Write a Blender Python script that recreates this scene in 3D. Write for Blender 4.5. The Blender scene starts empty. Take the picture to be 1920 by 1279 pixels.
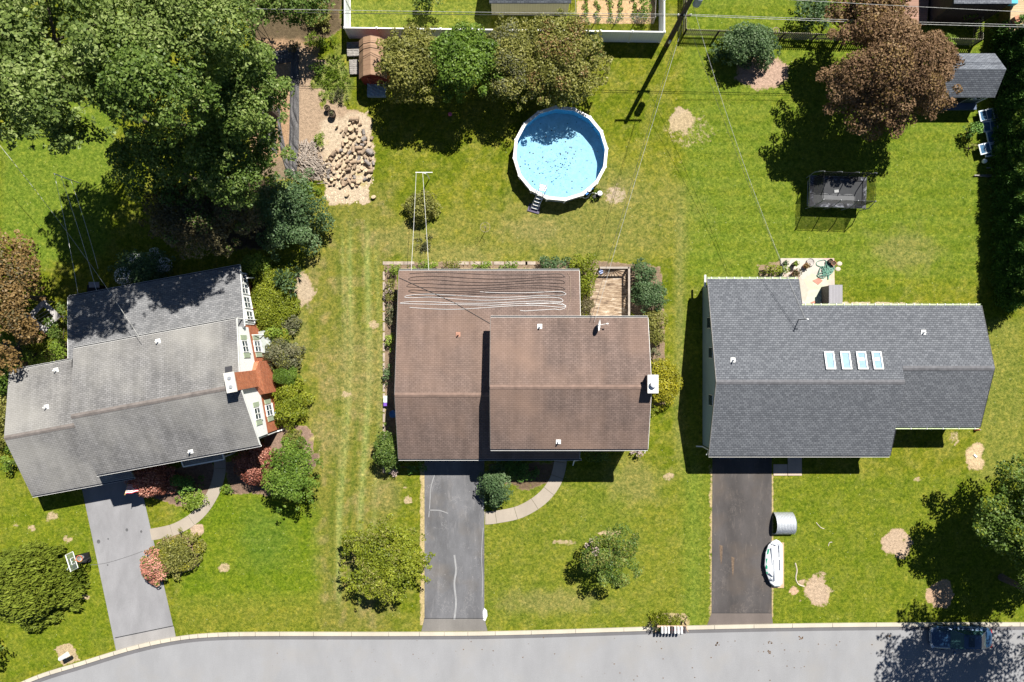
import bpy, math, random
import numpy as np
from mathutils import Vector, Matrix
R = math.radians
S = bpy.context.scene
COL = S.collection
# ------------------------------------------------------------ camera, sky, sun, exposure
H = 54.0            # the drone hangs 54 m above the lawns, looking straight down
PX = 1280.0 / H     # photo pixels per metre on the ground
cam = bpy.data.cameras.new('camera'); co = bpy.data.objects.new('camera', cam); COL.objects.link(co)
co.location = (0, 0, H); co.rotation_euler = (0, 0, 0)
cam.sensor_width = 36.0; cam.lens = 24.0; cam.clip_start = 0.5; cam.clip_end = 2000
S.camera = co
SUNV = Vector((0.355, 0.665, 1.0)).normalized()
w = bpy.data.worlds.new("World"); S.world = w; w.use_nodes = True
nt = w.node_tree; bg = nt.nodes['Background']
sky = nt.nodes.new('ShaderNodeTexSky'); sky.sky_type = 'NISHITA'; sky.sun_disc = False
sky.sun_elevation = math.asin(SUNV.z); sky.sun_rotation = math.atan2(SUNV.x, SUNV.y)
sky.air_density = 0.55; sky.dust_density = 0.0; sky.ozone_density = 2.0
nt.links.new(sky.outputs[0], bg.inputs[0]); bg.inputs[1].default_value = 0.05
sl = bpy.data.lights.new('sun', 'SUN'); so = bpy.data.objects.new('sun', sl); COL.objects.link(so)
sl.energy = 5.0; sl.angle = R(0.5); sl.color = (1.0, 0.96, 0.88)
so.location = (20, 40, 60); so.rotation_euler = SUNV.to_track_quat('Z', 'Y').to_euler()
S.view_settings.view_transform = 'Standard'; S.view_settings.look = 'None'
S.view_settings.exposure = 1.0; S.view_settings.gamma = 1.0
S.cycles.max_bounces = 6; S.cycles.transparent_max_bounces = 12
# ------------------------------------------------------------ geometry helpers
def W(px, py, z=0.0):
    """world point at height z seen at photo pixel px, py"""
    k = (H - z) / 1280.0
    return Vector(((px - 960) * k, (640 - py) * k, z))
def G(px, py, z=0.0):
    """world point whose foot on the ground is at photo pixel px, py"""
    return Vector(((px - 960) / PX, (640 - py) / PX, z))
def hit(px, py, a, b, c):
    """where the line of sight through px, py meets the plane a, b, c"""
    n = (b - a).cross(c - a); d = Vector(((px - 960) / 1280, (640 - py) / 1280, -1)); o = Vector((0, 0, H))
    return o + d * ((a - o).dot(n) / d.dot(n))
ROOTM = {}
def setp(o, label=None, cat=None, group=None, kind=None):
    if label: o['label'] = label
    if cat: o['category'] = cat
    if group: o['group'] = group
    if kind: o['kind'] = kind
    return o
def thing(name, label, cat, loc=(0, 0, 0), rz=0.0, group=None):
    o = bpy.data.objects.new(name, None); COL.objects.link(o)
    o.empty_display_size = 0.3
    o.location = loc; o.rotation_euler = (0, 0, rz)
    ROOTM[o.name] = (Matrix.Translation(loc) @ Matrix.Rotation(rz, 4, 'Z'))
    return setp(o, label, cat, group)
def dup(root, loc, rz=0.0, label=None, scale=None):
    r = root.copy(); COL.objects.link(r); r.location = loc; r.rotation_euler = (0, 0, rz)
    if label: r['label'] = label
    if scale: r.scale = scale
    for ch in list(root.children):
        c = ch.copy(); COL.objects.link(c); c.parent = r
        for g in ch.children:
            d = g.copy(); COL.objects.link(d); d.parent = c
    return r
class MB:
    def __init__(s): s.v = []; s.f = []
    def add(s, vs, fs):
        b = len(s.v); s.v += [Vector(p) for p in vs]; s.f += [tuple(i + b for i in f) for f in fs]; return s
    def box(s, cx, cy, cz, sx, sy, sz, rz=0.0, M=None):
        c, n = math.cos(rz), math.sin(rz); vs = []
        for z in (-1, 1):
            for x, y in ((-1, -1), (1, -1), (1, 1), (-1, 1)):
                p = Vector((x * sx / 2, y * sy / 2, z * sz / 2))
                if M is not None: p = M @ p
                p = Vector((p.x * c - p.y * n, p.x * n + p.y * c, p.z)) + Vector((cx, cy, cz)); vs.append(p)
        return s.add(vs, [(3, 2, 1, 0), (4, 5, 6, 7), (0, 1, 5, 4), (1, 2, 6, 5), (2, 3, 7, 6), (3, 0, 4, 7)])
    def slab(s, q, t):
        """polygon q (counter-clockwise seen from above) with thickness t downwards"""
        n = len(q); q = [Vector(p) for p in q]
        vs = q + [p - Vector((0, 0, t)) for p in q]
        fs = [tuple(range(n)), tuple(range(2 * n - 1, n - 1, -1))]
        fs += [(i, i + n, (i + 1) % n + n, (i + 1) % n) for i in range(n)]
        return s.add(vs, fs)
    def prof(s, pr, x0, x1):
        """profile of (y, z) extruded along x"""
        n = len(pr)
        vs = [(x0, y, z) for y, z in pr] + [(x1, y, z) for y, z in pr]
        fs = [tuple(range(n)), tuple(range(2 * n - 1, n - 1, -1))]
        fs += [(i, i + n, (i + 1) % n + n, (i + 1) % n) for i in range(n)]
        return s.add(vs, fs)
    def tube(s, pts, r, n=6, cap=True):
        pts = [Vector(p) for p in pts]; rr = r if isinstance(r, (list, tuple)) else [r] * len(pts)
        vs = []; fs = []; m = len(pts)
        up = None
        for i, p in enumerate(pts):
            d = (pts[min(i + 1, m - 1)] - pts[max(i - 1, 0)])
            d = d.normalized() if d.length > 1e-6 else Vector((0, 0, 1))
            if up is None: up = Vector((0, 0, 1)) if abs(d.z) < .9 else Vector((1, 0, 0))
            a = d.cross(up); a = a.normalized() if a.length > 1e-4 else d.orthogonal().normalized()
            b = a.cross(d).normalized()
            up = b
            for k in range(n):
                t = 2 * math.pi * k / n
                vs.append(p + (a * math.cos(t) + b * math.sin(t)) * rr[i])
        for i in range(m - 1):
            for k in range(n):
                fs.append((i * n + k, i * n + (k + 1) % n, (i + 1) * n + (k + 1) % n, (i + 1) * n + k))
        if cap: fs += [tuple(range(n - 1, -1, -1)), tuple((m - 1) * n + k for k in range(n))]
        return s.add(vs, fs)
    def cyl(s, p0, p1, r0, r1=None, n=12): return s.tube([p0, p1], [r0, r0 if r1 is None else r1], n)
    def ball(s, c, r, sc=(1, 1, 1), n=8, m=6):
        vs = []; fs = []
        for i in range(m + 1):
            a = math.pi * i / m
            for k in range(n):
                t = 2 * math.pi * k / n
                vs.append((c[0] + r * sc[0] * math.sin(a) * math.cos(t), c[1] + r * sc[1] * math.sin(a) * math.sin(t), c[2] + r * sc[2] * math.cos(a)))
        for i in range(m):
            for k in range(n):
                fs.append((i * n + k, (i + 1) * n + k, (i + 1) * n + (k + 1) % n, i * n + (k + 1) % n))
        return s.add(vs, fs)
    def part(s, name, mt, parent=None, smooth=False, world=True):
        M = ROOTM[parent.name] if parent is not None else Matrix()
        inv = M.inverted() if world else Matrix()
        v = [inv @ p for p in s.v]
        me = bpy.data.meshes.new(name); me.from_pydata(v, [], s.f); me.update()
        uv = me.uv_layers.new(name='UVMap')
        co_ = np.empty(len(me.vertices) * 3); me.vertices.foreach_get('co', co_); co_ = co_.reshape(-1, 3)
        no = np.empty(len(me.polygons) * 3); me.polygons.foreach_get('normal', no); no = no.reshape(-1, 3)
        lt = np.empty(len(me.polygons), dtype=np.int32); me.polygons.foreach_get('loop_total', lt)
        li = np.empty(len(me.loops), dtype=np.int32); me.loops.foreach_get('vertex_index', li)
        ln = np.repeat(no, lt, axis=0); P = co_[li]
        U = np.stack([-ln[:, 1], ln[:, 0], np.zeros(len(ln))], 1); L = np.linalg.norm(U, axis=1)
        flat = L < 0.03; U[~flat] /= L[~flat][:, None]; U[flat] = (1, 0, 0)
        sg = np.where(U[:, 0] + 0.01 * U[:, 1] < 0, -1.0, 1.0); U *= sg[:, None]
        V = np.cross(ln, U)
        me.uv_layers[0].data.foreach_set('uv', np.stack([(P * U).sum(1), (P * V).sum(1)], 1).ravel())
        if smooth: me.polygons.foreach_set('use_smooth', [True] * len(me.polygons))
        me.materials.append(mt)
        o = bpy.data.objects.new(name, me); COL.objects.link(o)
        if parent is not None: o.parent = parent
        ROOTM[o.name] = M
        return o
    def solo(s, name, mt, label, cat, group=None, smooth=False, loc=None):
        """a one-mesh thing with its origin at its base"""
        if loc is None:
            n = len(s.v); loc = Vector((sum(p.x for p in s.v) / n, sum(p.y for p in s.v) / n, min(p.z for p in s.v)))
        for p in s.v: p -= loc
        o = s.part(name, mt, None, smooth); o.location = loc
        return setp(o, label, cat, group)
    def struct(s, name, mt, smooth=False): return setp(s.part(name, mt, None, smooth), kind='structure')
# ------------------------------------------------------------ materials
class NT:
    def __init__(s, name):
        s.m = bpy.data.materials.new(name); s.m.use_nodes = True; s.t = s.m.node_tree
        s.b = s.t.nodes['Principled BSDF']
        s.b.inputs['Specular IOR Level'].default_value = 0.3
    def n(s, typ, **kw):
        o = s.t.nodes.new('ShaderNode' + typ)
        for k, v in kw.items():
            if k.startswith('i_'):
                key = k[2:].replace('_', ' ')
                o.inputs[int(key) if key.isdigit() else key].default_value = v
            else: setattr(o, k, v)
        return o
    def l(s, a, b): s.t.links.new(a, b)
    def mapping(s, kind='Object', sc=(1, 1, 1), rot=(0, 0, 0)):
        c = s.n('TexCoord'); m = s.n('Mapping'); m.inputs['Scale'].default_value = sc; m.inputs['Rotation'].default_value = rot
        s.l(c.outputs[kind], m.inputs[0]); return m.outputs[0]
    def noise(s, vec, scale, detail=3, rough=.55, dist=0):
        o = s.n('TexNoise'); o.inputs['Scale'].default_value = scale; o.inputs['Detail'].default_value = detail
        o.inputs['Roughness'].default_value = rough; o.inputs['Distortion'].default_value = dist
        s.l(vec, o.inputs['Vector']); return o.outputs['Fac']
    def ramp(s, fac, stops):
        o = s.n('ValToRGB'); e = o.color_ramp.elements
        while len(e) < len(stops): e.new(.5)
        for i, (p, c) in enumerate(stops):
            e[i].position = p; e[i].color = (c, c, c, 1) if isinstance(c, (int, float)) else (*c, 1)
        s.l(fac, o.inputs[0]); return o.outputs[0]
    def mix(s, fac, a, b, mode='MIX'):
        o = s.n('Mix', data_type='RGBA', blend_type=mode)
        for k, x in ((0, fac), (6, a), (7, b)):
            if isinstance(x, (int, float)): o.inputs[k].default_value = x if k == 0 else (x, x, x, 1)
            elif isinstance(x, tuple): o.inputs[k].default_value = (*x, 1)
            else: s.l(x, o.inputs[k])
        return o.outputs[2]
    def math(s, op, a, b=0.0, c=None):
        o = s.n('Math', operation=op)
        for k, x in enumerate((a, b) if c is None else (a, b, c)):
            if isinstance(x, (int, float)): o.inputs[k].default_value = x
            else: s.l(x, o.inputs[k])
        return o.outputs[0]
    def bump(s, h, strength=.3, dist=.02):
        o = s.n('Bump'); o.inputs['Strength'].default_value = strength; o.inputs['Distance'].default_value = dist
        s.l(h, o.inputs['Height']); s.l(o.outputs[0], s.b.inputs['Normal'])
    def done(s, col, rough=.85):
        if isinstance(col, tuple): s.b.inputs['Base Color'].default_value = (*col, 1)
        else: s.l(col, s.b.inputs['Base Color'])
        s.b.inputs['Roughness'].default_value = rough; return s.m
_mc = {}
def plain(name, c, rough=.7, var=.25, scale=3.0, metal=0.0):
    if name in _mc: return _mc[name]
    t = NT(name); v = t.mapping(); a = t.noise(v, scale, 5)
    f = t.ramp(a, [(.3, 1 - var), (.7, 1 + var * .4)])
    t.b.inputs['Metallic'].default_value = metal
    t.bump(t.noise(v, scale * 6, 3), .15, .01)
    _mc[name] = t.done(t.mix(1.0, c, f, 'MULTIPLY'), rough); return _mc[name]
def shingle(name, c1, c2, mortar, streak=.25, patchy=.2, row=.145, wid=.3, tone=None, ts=.12):
    t = NT(name); uv = t.mapping('UV'); br = t.n('TexBrick', offset=.5, squash=1.0)
    t.l(uv, br.inputs['Vector'])
    for k, c in (('Color1', c1), ('Color2', c2), ('Mortar', mortar)): br.inputs[k].default_value = (*c, 1)
    br.inputs['Scale'].default_value = 1.0; br.inputs['Brick Width'].default_value = wid; br.inputs['Row Height'].default_value = row
    br.inputs['Mortar Size'].default_value = .016; br.inputs['Mortar Smooth'].default_value = .25; br.inputs['Bias'].default_value = 0
    st = t.noise(t.mapping('UV', (1.3, .16, 1)), 1.0, 5, .65); f = t.ramp(st, [(.32, 1 - streak), (.68, 1 + streak * .5)])
    c = t.mix(1.0, br.outputs[0], f, 'MULTIPLY')
    f2 = t.ramp(t.noise(uv, .6, 6, .7), [(.35, 1 - patchy), (.7, 1 + patchy * .5)]); c = t.mix(1.0, c, f2, 'MULTIPLY')
    f3 = t.ramp(t.noise(uv, 22, 2), [(.3, .86), (.7, 1.14)]); c = t.mix(1.0, c, f3, 'MULTIPLY')
    if tone: c = t.mix(t.ramp(t.noise(uv, ts, 4, .6), [(.42, 0.0), (.68, .8)]), c, tone)
    t.bump(br.outputs['Fac'], .5, -.02)
    return t.done(c, .9)
def rowmat(name, c, gap, h, axis='v', width=.02, var=.2, rough=.7, vs=(1, 1, 1)):
    """courses: clapboards, deck boards, corrugation lines"""
    t = NT(name); uv = t.mapping('UV'); sp = t.n('SeparateXYZ'); t.l(uv, sp.inputs[0])
    a = sp.outputs['Y' if axis == 'v' else 'X']
    q = t.math('DIVIDE', a, h); fr = t.math('FRACT', q); g = t.math('LESS_THAN', fr, width / h)
    fl = t.math('FLOOR', q); wn = t.n('TexWhiteNoise', noise_dimensions='1D'); t.l(fl, wn.inputs['W'])
    f = t.ramp(wn.outputs['Value'], [(0, 1 - var), (1, 1 + var * .6)])
    col = t.mix(1.0, c, f, 'MULTIPLY')
    f2 = t.ramp(t.noise(t.mapping('UV', vs), 2.5, 6, .7), [(.3, 1 - var), (.7, 1 + var * .6)])
    col = t.mix(1.0, col, f2, 'MULTIPLY')
    col = t.mix(g, col, gap); t.bump(fr, .3, .015)
    return t.done(col, rough)
def brickmat(name, c1, c2, m):
    t = NT(name); uv = t.mapping('UV'); br = t.n('TexBrick', offset=.5)
    t.l(uv, br.inputs['Vector'])
    for k, c in (('Color1', c1), ('Color2', c2), ('Mortar', m)): br.inputs[k].default_value = (*c, 1)
    br.inputs['Scale'].default_value = 1.0; br.inputs['Brick Width'].default_value = .22; br.inputs['Row Height'].default_value = .085
    br.inputs['Mortar Size'].default_value = .008
    f = t.ramp(t.noise(uv, 3, 4), [(.3, .8), (.7, 1.15)])
    t.bump(br.outputs['Fac'], .4, -.01)
    return t.done(t.mix(1.0, br.outputs[0], f, 'MULTIPLY'), .85)
def leafmat(name, c1, c2, c3=None, trans=.3, rough=.5, spec=.35):
    spec = min(spec, .25); c1 = tuple(x * .7 for x in c1)
    t = NT(name); a = t.n('Attribute', attribute_name='rnd')
    stops = [(0, c1), (1, c2)] if c3 is None else [(0, c1), (.6, c2), (1, c3)]
    col = t.ramp(a.outputs['Fac'], stops)
    t.b.inputs['Specular IOR Level'].default_value = spec
    t.l(col, t.b.inputs['Base Color']); t.b.inputs['Roughness'].default_value = rough
    tr = t.n('BsdfTranslucent'); t.l(t.mix(1.0, col, (1.1, 1.25, .6), 'MULTIPLY'), tr.inputs[0])
    mx = t.n('MixShader'); mx.inputs[0].default_value = trans
    t.l(t.b.outputs[0], mx.inputs[1]); t.l(tr.outputs[0], mx.inputs[2])
    t.l(mx.outputs[0], t.t.nodes['Material Output'].inputs[0])
    return t.m
def asphalt(name, c, fine=.12, patch=.15, crack=0.0, warm=None, stain=(.3, .28, .26)):
    t = NT(name); v = t.mapping()
    a = t.ramp(t.noise(v, 14, 4, .8), [(.25, 1 - fine), (.75, 1 + fine)])
    b = t.ramp(t.noise(t.mapping('Object', (.6, .25, 1)), 1.0, 5, .6), [(.3, 1 - patch), (.7, 1 + patch)])
    col = t.mix(1.0, t.mix(1.0, c, a, 'MULTIPLY'), b, 'MULTIPLY')
    if warm: col = t.mix(t.ramp(t.noise(v, .35, 3), [(.5, 0.0), (.75, .6)]), col, warm)
    if crack > 0:
        n1 = t.noise(v, .9, 6, .7, .6); k = t.math('ABSOLUTE', t.math('SUBTRACT', n1, .5))
        g = t.ramp(k, [(0, 1.0), (.006, 0.0)]); mask = t.ramp(t.noise(v, .5, 2), [(.5, 0.0), (.62, crack)])
        col = t.mix(t.math('MULTIPLY', g, mask), col, stain)
        sp = t.ramp(t.noise(v, 5.0, 2), [(.70, 0.0), (.76, crack * .7)]); col = t.mix(sp, col, stain)
        sc = t.ramp(t.noise(t.mapping('Object', (2.2, .35, 1)), 1.3, 5, .75), [(.55, 0.0), (.75, crack * .5)]); col = t.mix(sc, col, stain)
    t.bump(t.noise(v, 30, 2), .2, .01)
    return t.done(col, .9)
M = {}
M['roofbrown'] = shingle('roof_shingles_brown', (.172, .124, .106), (.132, .095, .081), (.092, .064, .054), .3, .12, tone=(.205, .135, .102))
M['roofgrey'] = shingle('roof_shingles_weathered', (.205, .20, .20), (.150, .147, .147), (.085, .083, .083), .35, .12, tone=(.27, .26, .24))
M['roofslate'] = shingle('roof_shingles_slate', (.142, .150, .166), (.088, .094, .107), (.038, .042, .05), .06, .05, row=.155, wid=.27)
M['roofshed'] = shingle('shed_shingles', (.17, .185, .21), (.10, .11, .13), (.05, .055, .07), .1, .15)
M['ridge'] = plain('ridge_cap_grey', (.12, .12, .13), .9, .3, 3)
M['ridgew'] = plain('ridge_cap_weathered', (.16, .14, .13), .9, .3, 3)
M['ridgeb'] = plain('ridge_cap_brown', (.19, .13, .105), .9, .25, 3)
M['white'] = plain('white_trim', (.74, .74, .72), .5, .12, 2)
M['siding'] = rowmat('white_siding', (.84, .84, .83), (.5, .5, .5), .11, 'v', .008, .03)
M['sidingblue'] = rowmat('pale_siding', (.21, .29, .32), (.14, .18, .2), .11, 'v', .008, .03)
M['sidingbeige'] = rowmat('beige_siding', (.46, .42, .27), (.32, .29, .19), .2, 'u', .015, .03)
M['brick'] = brickmat('orange_brick', (.46, .135, .055), (.33, .085, .035), (.50, .30, .2))
M['gutgreen'] = plain('algae_gutter', (.5, .58, .36), .6, .3, 3)
M['shutter'] = plain('sage_shutter', (.36, .42, .30), .6, .1)
M['glass'] = plain('window_glass', (.03, .05, .07), .08, .1)
M['skyglass'] = plain('skylight_glass', (.22, .33, .42), .12, .15)
M['black'] = plain('black_plastic', (.012, .012, .014), .5, .2)
M['dark'] = plain('dark_metal', (.04, .04, .045), .5, .2)
M['metal'] = plain('galvanised_metal', (.5, .52, .54), .4, .2, 4, .6)
M['wood'] = plain('weathered_wood', (.30, .24, .18), .85, .35, 6)
M['woodgrey'] = plain('grey_wood', (.27, .25, .23), .85, .35, 6)
M['darkwood'] = plain('dark_wood', (.06, .04, .028), .8, .3, 5)
M['pole'] = plain('utility_pole_wood', (.075, .055, .04), .85, .3, 5)
M['concrete'] = asphalt('pale_concrete', (.29, .25, .205), .1, .12, .25, stain=(.2, .18, .15))
M['kerb'] = asphalt('kerb_concrete', (.42, .38, .31), .1, .1)
M['drive1'] = asphalt('concrete_drive', (.205, .203, .212), .12, .18, .6, stain=(.15, .15, .155))
M['drive2'] = asphalt('worn_asphalt', (.105, .105, .112), .16, .35, 1.0, (.14, .12, .10), stain=(.26, .25, .25))
M['drive3'] = asphalt('dark_asphalt', (.062, .056, .055), .16, .3, 1.0, (.09, .07, .055), stain=(.16, .135, .12))
M['apron'] = asphalt('apron_asphalt', (.15, .14, .13), .14, .15, .4)
M['road'] = asphalt('pale_road_asphalt', (.222, .223, .232), .13, .08, .0, (.235, .225, .215))
M['gutter'] = asphalt('gutter_asphalt', (.115, .112, .118), .12, .1)
# ------------------------------------------------------------ the ground
rng = np.random.default_rng(7)
def vnoise(x, y, s, seed=0):
    r = np.random.default_rng(seed).random((256, 256))
    x = x * s + 100.3; y = y * s + 77.7
    xi = np.floor(x).astype(int); yi = np.floor(y).astype(int); fx = x - xi; fy = y - yi
    fx = fx * fx * (3 - 2 * fx); fy = fy * fy * (3 - 2 * fy)
    g = lambda i, j: r[i % 256, j % 256]
    return (g(xi, yi) * (1 - fx) + g(xi + 1, yi) * fx) * (1 - fy) + (g(xi, yi + 1) * (1 - fx) + g(xi + 1, yi + 1) * fx) * fy
def fbm(x, y, s, seed=0): return (vnoise(x, y, s, seed) + .5 * vnoise(x, y, s * 2, seed + 1) + .25 * vnoise(x, y, s * 4, seed + 2)) / 1.75
def axis(lo, hi, st):
    a = np.arange(lo, hi + st / 2, st); far = np.array([6, 14, 30, 70, 160, 400.0])
    return np.concatenate([lo - far[::-1], a, hi + far])
gx = axis(-44, 44, .2); gy = axis(-30, 30, .2)
X, Y = np.meshgrid(gx, gy); U_ = X * PX + 960; V_ = 640 - Y * PX      # photo-pixel plan coordinates
def ell(cx, cy, rx, ry, soft=.35, wob=.35, seed=3):
    d = np.sqrt(((U_ - cx) / rx) ** 2 + ((V_ - cy) / ry) ** 2) + (fbm(U_, V_, 1 / 16, seed) - .5) * wob * 2
    return np.clip((1 - d) / soft + .5, 0, 1)
def poly(pts, soft=4.0, wob=5.0, seed=4):
    u = U_ + (fbm(U_, V_, 1 / 14, seed) - .5) * wob * 2; v = V_ + (fbm(U_, V_, 1 / 14, seed + 9) - .5) * wob * 2
    ins = np.zeros(u.shape, bool); dm = np.full(u.shape, 1e9); n = len(pts)
    for i in range(n):
        x1, y1 = pts[i]; x2, y2 = pts[(i + 1) % n]
        c = ((y1 > v) != (y2 > v)) & (u < (x2 - x1) * (v - y1) / ((y2 - y1) if y2 != y1 else 1e-9) + x1); ins ^= c
        L2 = (x2 - x1) ** 2 + (y2 - y1) ** 2; t = np.clip(((u - x1) * (x2 - x1) + (v - y1) * (y2 - y1)) / L2, 0, 1)
        dm = np.minimum(dm, np.hypot(u - x1 - t * (x2 - x1), v - y1 - t * (y2 - y1)))
    return np.clip(np.where(ins, dm, -dm) / soft + .5, 0, 1)
T = np.zeros(X.shape + (3,)); T[:] = (.158, .172, .016)
def blend(m, c):
    for k in range(3): T[..., k] = T[..., k] * (1 - m) + c[k] * m
n1 = fbm(U_, V_, 1 / 120, 11); n2 = fbm(U_, V_, 1 / 45, 21); n3 = fbm(U_, V_, 1 / 18, 31)
blend(np.clip((n2 - .44) * 5, 0, 1) * .8, (.104, .138, .009))
n4 = fbm(U_, V_, 1 / 9, 41)
blend(np.clip((n4 - .5) * 5, 0, 1) * .45, (.102, .136, .010))
blend(np.clip((n3 - .50) * 5, 0, 1) * .55, (.205, .200, .036))
blend(np.clip((.40 - n4) * 6, 0, 1) * .4, (.235, .225, .055))
# right yard greener, evenly mown
mr = np.clip((U_ - 1270) / 25, 0, 1) * np.clip((560 - V_) / 60, 0, 1); blend(mr * .62, (.118, .172, .018))
st = (np.sin(V_ / 17 * math.pi + 2 * n1) > 0) * 1.0; blend(mr * st * .3, (.150, .205, .028))
mf = np.clip((U_ - 1270) / 20, 0, 1) * np.clip((V_ - 880) / 20, 0, 1); blend(mf * .5, (.118, .165, .014))
# tired lawn between the first two houses, with pale mower tracks
mm = poly([(575, 380), (735, 340), (735, 1190), (595, 1190)], 30, 10); blend(mm * .6, (.178, .170, .040))
blend(mm * np.clip((n3 - .5) * 5, 0, 1) * .5, (.25, .20, .09))
for x0, x1, wd, a in ((662, 636, 7, .65), (694, 676, 9, .7), (648, 634, 5, .4), (710, 706, 6, .35), (640, 622, 8, -.5), (680, 655, 6, -.5)):
    xc = x0 + (x1 - x0) * np.clip((V_ - 420) / 740, 0, 1) + 5 * np.sin(V_ / 90)
    m = np.clip(1 - np.abs(U_ - xc) / wd, 0, 1) * np.clip((V_ - 400) / 60, 0, 1) * np.clip((1150 - V_) / 60, 0, 1)
    m = m * (.8 + .9 * fbm(U_, V_, 1 / 30, 5)); blend(np.clip(m * abs(a), 0, 1), (.225, .265, .075) if a > 0 else (.085, .125, .014))
# vivid green front lawns
blend(poly([(0, 870), (60, 935), (160, 930), (215, 1215), (0, 1279)], 20, 8) * .5, (.125, .175, .012))
blend(poly([(330, 960), (420, 900), (600, 960), (600, 1130), (330, 1150)], 25, 8) * .6, (.108, .172, .010))
blend(poly([(330, 1120), (600, 1110), (600, 1190), (330, 1190)], 18, 6) * .6, (.170, .185, .024))
blend(poly([(0, 260), (130, 180), (220, 200), (200, 480), (60, 500), (0, 430)], 20, 8) * .8, (.125, .185, .022))
blend(ell(1130, 400, 160, 90, .6) * .45, (.20, .195, .06)); blend(ell(1000, 440, 220, 60, .6) * .4, (.19, .18, .05))
blend(poly([(905, 870), (1335, 880), (1335, 1170), (905, 1180)], 15, 5) * .35, (.165, .190, .030))
blend(np.clip(1 - np.abs(U_ - 1300) / 28, 0, 1) * np.clip((V_ - 560) / 60, 0, 1) * .6, (.135, .190, .026))
blend(np.clip(1 - np.abs(U_ - 1275) / 16, 0, 1) * np.clip((V_ - 330) / 80, 0, 1) * np.clip((900 - V_) / 80, 0, 1) * .5, (.215, .215, .075))
blend(poly([(1850, 600), (1920, 600), (1920, 900), (1830, 900)], 20, 8) * .6, (.185, .195, .045))
blend(poly([(650, 0), (920, 0), (920, 55), (650, 55)], 5, 2) * .8, (.165, .20, .032))
for cx, cy, rx, ry, c in ((760, 445, 60, 30, 1), (1000, 430, 60, 26, 1), (1150, 365, 40, 26, 1), (670, 700, 60, 90, 1), (620, 820, 30, 40, 1),
                          (850, 480, 80, 22, 1), (560, 640, 18, 60, 1), (1190, 900, 50, 40, 1), (1030, 1130, 90, 22, 1), (720, 930, 30, 40, 1), (1690, 470, 60, 40, 1)):
    blend(ell(cx, cy, rx, ry, .8, .6, int(cx)) * .45, (.235, .205, .08))
blend(ell(1130, 1000, 60, 90, .8) * .3, (.10, .15, .02)); blend(ell(500, 1010, 50, 60, .8) * .5, (.080, .145, .022))
T = T * np.array([.87, .86, .88])
T[(np.abs(X) > 44.5) | (np.abs(Y) > 30.5)] = (.118, .128, .016)
# bare soil, one patch with tree shade painted in: A = mask, soil = its colour
A = np.zeros(X.shape); SC = np.zeros(X.shape + (3,)); SC[:] = (.34, .24, .15)
def soil(m, c, a=1.0):
    global A
    for k in range(3): SC[..., k] = np.where(m > .02, SC[..., k] * (1 - m) + c[k] * m, SC[..., k])
    A = np.maximum(A, m * a)
TAN = (.36, .28, .17); CHIP = (.36, .285, .20); MULCH = (.17, .115, .085); PINK = (.36, .25, .19)
soil(ell(1430, 137, 49, 31, .5, .2), PINK)
soil(ell(1277, 228, 22, 24, .7, .6), CHIP, .9); soil(ell(1295, 245, 50, 35, .6, .5), TAN, .42)
soil(ell(1680, 1021, 26, 27, .6, .6, 5), (.38, .285, .20)); soil(ell(1530, 1108, 27, 30, .6, .6, 8), (.38, .285, .20))
soil(ell(1488, 1108, 7, 8, .4), (.45, .3, .2)); soil(ell(1824, 857, 18, 26, .7, .7), (.46, .35, .21))
soil(ell(1765, 1115, 26, 26, .2, .4), (.38, .26, .17)); soil(ell(1790, 825, 16, 16, .6, .5), TAN, .5)
soil(ell(572, 545, 18, 34, .8, .5), CHIP, .9); soil(ell(1155, 365, 26, 18, .5, .6), CHIP, .6)
soil(ell(1060, 1018, 22, 6, .5, .6), TAN, .6); soil(ell(1142, 1000, 26, 6, .5, .4), TAN, .7)
for cx, cy, r in ((98, 968, 10), (60, 990, 6), (130, 1012, 8), (765, 940, 8), (30, 985, 6), (420, 1065, 8), (760, 915, 5), (160, 1120, 6), (1390, 860, 7), (1556, 1108, 4), (1720, 900, 6), (650, 740, 9), (585, 860, 9), (700, 610, 8), (1255, 895, 8)):
    soil(ell(cx, cy, r * 1.4, r, .6, .6, cx), TAN, .7)
soil(poly([(440, -10), (640, -10), (640, 60), (600, 82), (480, 82)], 8, 8), (.10, .075, .045), .8)  # bare earth with the shade of the trees painted into its dark colour
soil(poly([(470, 75), (560, 75), (600, 90), (560, 330), (470, 330), (465, 120)], 8, 6), (.31, .20, .12))
soil(poly([(545, 80), (640, 130), (650, 200), (670, 210), (690, 260), (690, 330), (640, 345), (545, 330)], 10, 8), (.31, .225, .155), .95)
soil(poly([(600, 230), (690, 210), (705, 300), (690, 380), (655, 385), (612, 385), (605, 330)], 8, 10), (.42, .335, .24), .86)
blend(ell(625, 150, 34, 48, .5, .5), (.16, .18, .05)); A *= 1 - ell(620, 150, 34, 42, .6, .7, 6) * .75
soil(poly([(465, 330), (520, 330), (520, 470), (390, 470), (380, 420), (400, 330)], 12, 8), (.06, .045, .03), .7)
soil(poly([(500, 805), (545, 798), (575, 800), (588, 815), (586, 850), (540, 862), (490, 850)], 3, 2), (.22, .15, .115))
soil(poly([(250, 893), (395, 865), (415, 905), (380, 945), (335, 950), (262, 925)], 4, 3), MULCH)
soil(poly([(420, 870), (490, 850), (600, 850), (590, 880), (520, 930), (430, 925)], 5, 4), MULCH, .9)
soil(ell(335, 1040, 42, 40, .25, .2), (.3, .2, .14), .9); soil(ell(370, 995, 14, 12, .3), (.4, .3, .22))
soil(poly([(720, 492), (1105, 488), (1240, 500), (1250, 760), (1210, 760), (1200, 600), (1080, 505), (745, 505), (742, 880), (722, 880)], 4, 3), (.2, .145, .10), .9)
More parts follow.
